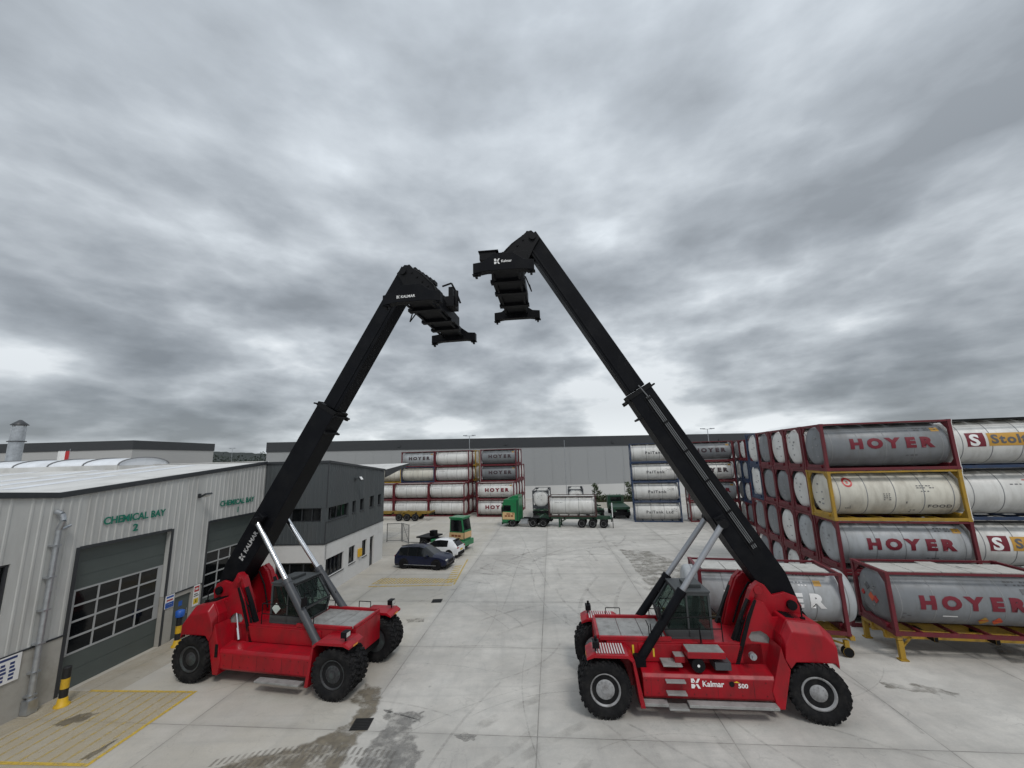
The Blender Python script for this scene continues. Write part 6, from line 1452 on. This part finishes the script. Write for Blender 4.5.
LEAF = pm('leaf_green', (0.045, 0.065, 0.025), 0.7, var=0.5, vscale=1.2, world_co=True); BARK = pm('bark', (0.09, 0.07, 0.05), 0.9)
def leaf_cloud(mb, c, rx, ry, rz_, n, s, rnd):
    for k in range(n):
        while True:
            p = Vector((rnd.uniform(-1, 1), rnd.uniform(-1, 1), rnd.uniform(-1, 1)))
            if p.length < 1: break
        q = Vector(c) + Vector((p.x * rx, p.y * ry, p.z * rz_)); a = Vector((rnd.uniform(-1, 1), rnd.uniform(-1, 1), rnd.uniform(-1, 1))).normalized() * s; b = Vector((rnd.uniform(-1, 1), rnd.uniform(-1, 1), rnd.uniform(-1, 1))).normalized() * s * 0.7
        mb.add([q, q + a, q + a + b, q + b], [(0, 1, 2, 3)])
def sapling(loc, h, label, seed):
    rnd = random.Random(seed); t = thing('sapling', label, 'tree', loc, 0, 'young trees along the hedge')
    mb = MB(); mb.tube((0, 0, 0), (0.05, 0, h), 0.05, 0.02, n=8)
    for k in range(6): z = h * (0.45 + 0.09 * k); a = rnd.uniform(0, 6.28); mb.tube((0.03, 0, z), (0.6 * math.cos(a), 0.6 * math.sin(a), z + 0.45), 0.018, 0.008, n=5)
    mb.build('trunk', BARK, t)
    mb = MB()
    for k in range(9): leaf_cloud(mb, (rnd.uniform(-0.6, 0.6), rnd.uniform(-0.6, 0.6), h * rnd.uniform(0.5, 1.0)), 0.45, 0.45, 0.4, 42, 0.2, rnd)
    mb.build('crown', LEAF, t, recalc=False)
    mb = MB(); mb.beam((1.0, 0.1, 0), (0.15, 0, h * 0.72), 0.07, 0.07); mb.beam((-0.5, 0.1, 0), (-0.5, 0.1, h * 0.55), 0.07, 0.07); mb.build('stake', BARK, t)
sapling((14.9, 75, 0), 3.9, 'young staked tree with sparse leaves behind the tail of the lorry', 3)
sapling((20.9, 75, 0), 3.7, 'young staked tree with sparse leaves close to the navy-framed stack', 6)
t = thing('hedge', 'clipped dark green hedge in front of the grey warehouse', 'hedge', (17.6, 74, 0), R(-6))
mb = MB(); rnd = random.Random(12)
for k in range(16): leaf_cloud(mb, (-3.8 + 0.5 * k, 0, 1.25), 0.6, 0.55, 0.65, 130, 0.22, rnd)
mb.build('foliage', LEAF, t, recalc=False)
mb = MB(); mb.box(-4.0, 4.1, -0.25, 0.25, 0.0, 1.1); mb.build('stems', BARK, t)
t = thing('low_wall', 'low pale concrete barrier in front of the hedge', 'wall', (17.4, 71.5, 0), R(-6))
mb = MB(); mb.prism([(-0.35, 0), (0.35, 0), (0.2, 0.85), (-0.2, 0.85)], -5.2, 5.2, 'yz'); mb.build('barrier', pm('pale_concrete', (0.45, 0.43, 0.38), 0.8, var=0.1, bump=0.2), t, 0.02)
# steel gate panels beyond the office
def gate(p, q, h, label, brace=False):
    p, q = Vector(p), Vector(q); w = (q - p).length; t = thing('mesh_gate', label, 'gate', (p.x, p.y, 0), math.atan2(q.y - p.y, q.x - p.x), 'mesh gate panels beyond the office')
    mb = MB()
    for x in (0, w): mb.tube((x, 0, 0), (x, 0, h + 0.05), 0.04, n=8)
    for z in (0.12, h): mb.tube((0, 0, z), (w, 0, z), 0.03, n=8)
    if brace: mb.tube((0, 0, h), (w, 0, 0.15), 0.025, n=6)
    mb.build('frame', CYLG, t)
    mb = MB(); n = int(w / 0.09)
    for k in range(1, n): mb.box(w * k / n - 0.004, w * k / n + 0.004, -0.004, 0.004, 0.12, h)
    for k in range(1, 10): mb.box(0, w, -0.0035, 0.0035, 0.12 + (h - 0.12) * k / 10 - 0.004, 0.12 + (h - 0.12) * k / 10 + 0.004)
    mb.build('mesh', CYLG, t)
gate((-14.6, 47.5), (-13.0, 47.6), 1.95, 'grey mesh gate panel nearest the office corner')
gate((-12.85, 47.5), (-11.8, 46.2), 1.95, 'grey mesh gate panel with a diagonal brace, standing half open', True)
# red and white flag far beyond the left roof
t = thing('flag', 'small red and white flag seen above the rooflights at far left', 'flag', (-88.0, 80, 0), 0)
mb = MB(); mb.tube((0, 0, 0), (0, 0, 13.0), 0.06, 0.04, n=8); mb.build('pole', GALV, t)
mb = MB()
for k in range(8):
    f0, f1 = 0.12 * math.sin(k * 0.9), 0.12 * math.sin((k + 1) * 0.9); x0, x1 = -0.3 * k - 0.05, -0.3 * (k + 1) - 0.05
    mb.add([(x0, f0, 10.8), (x1, f1, 10.7), (x1, f1, 12.5), (x0, f0, 12.7)], [(0, 1, 2, 3)], True, 0 if k < 3 else 1)
    mb.add([(x0, f0 + 0.02, 10.8), (x1, f1 + 0.02, 10.7), (x1, f1 + 0.02, 12.5), (x0, f0 + 0.02, 12.7)], [(0, 1, 2, 3)], True, 0 if k < 3 else 1)
mb.build('cloth', [SRED, WHITE], t, recalc=False)
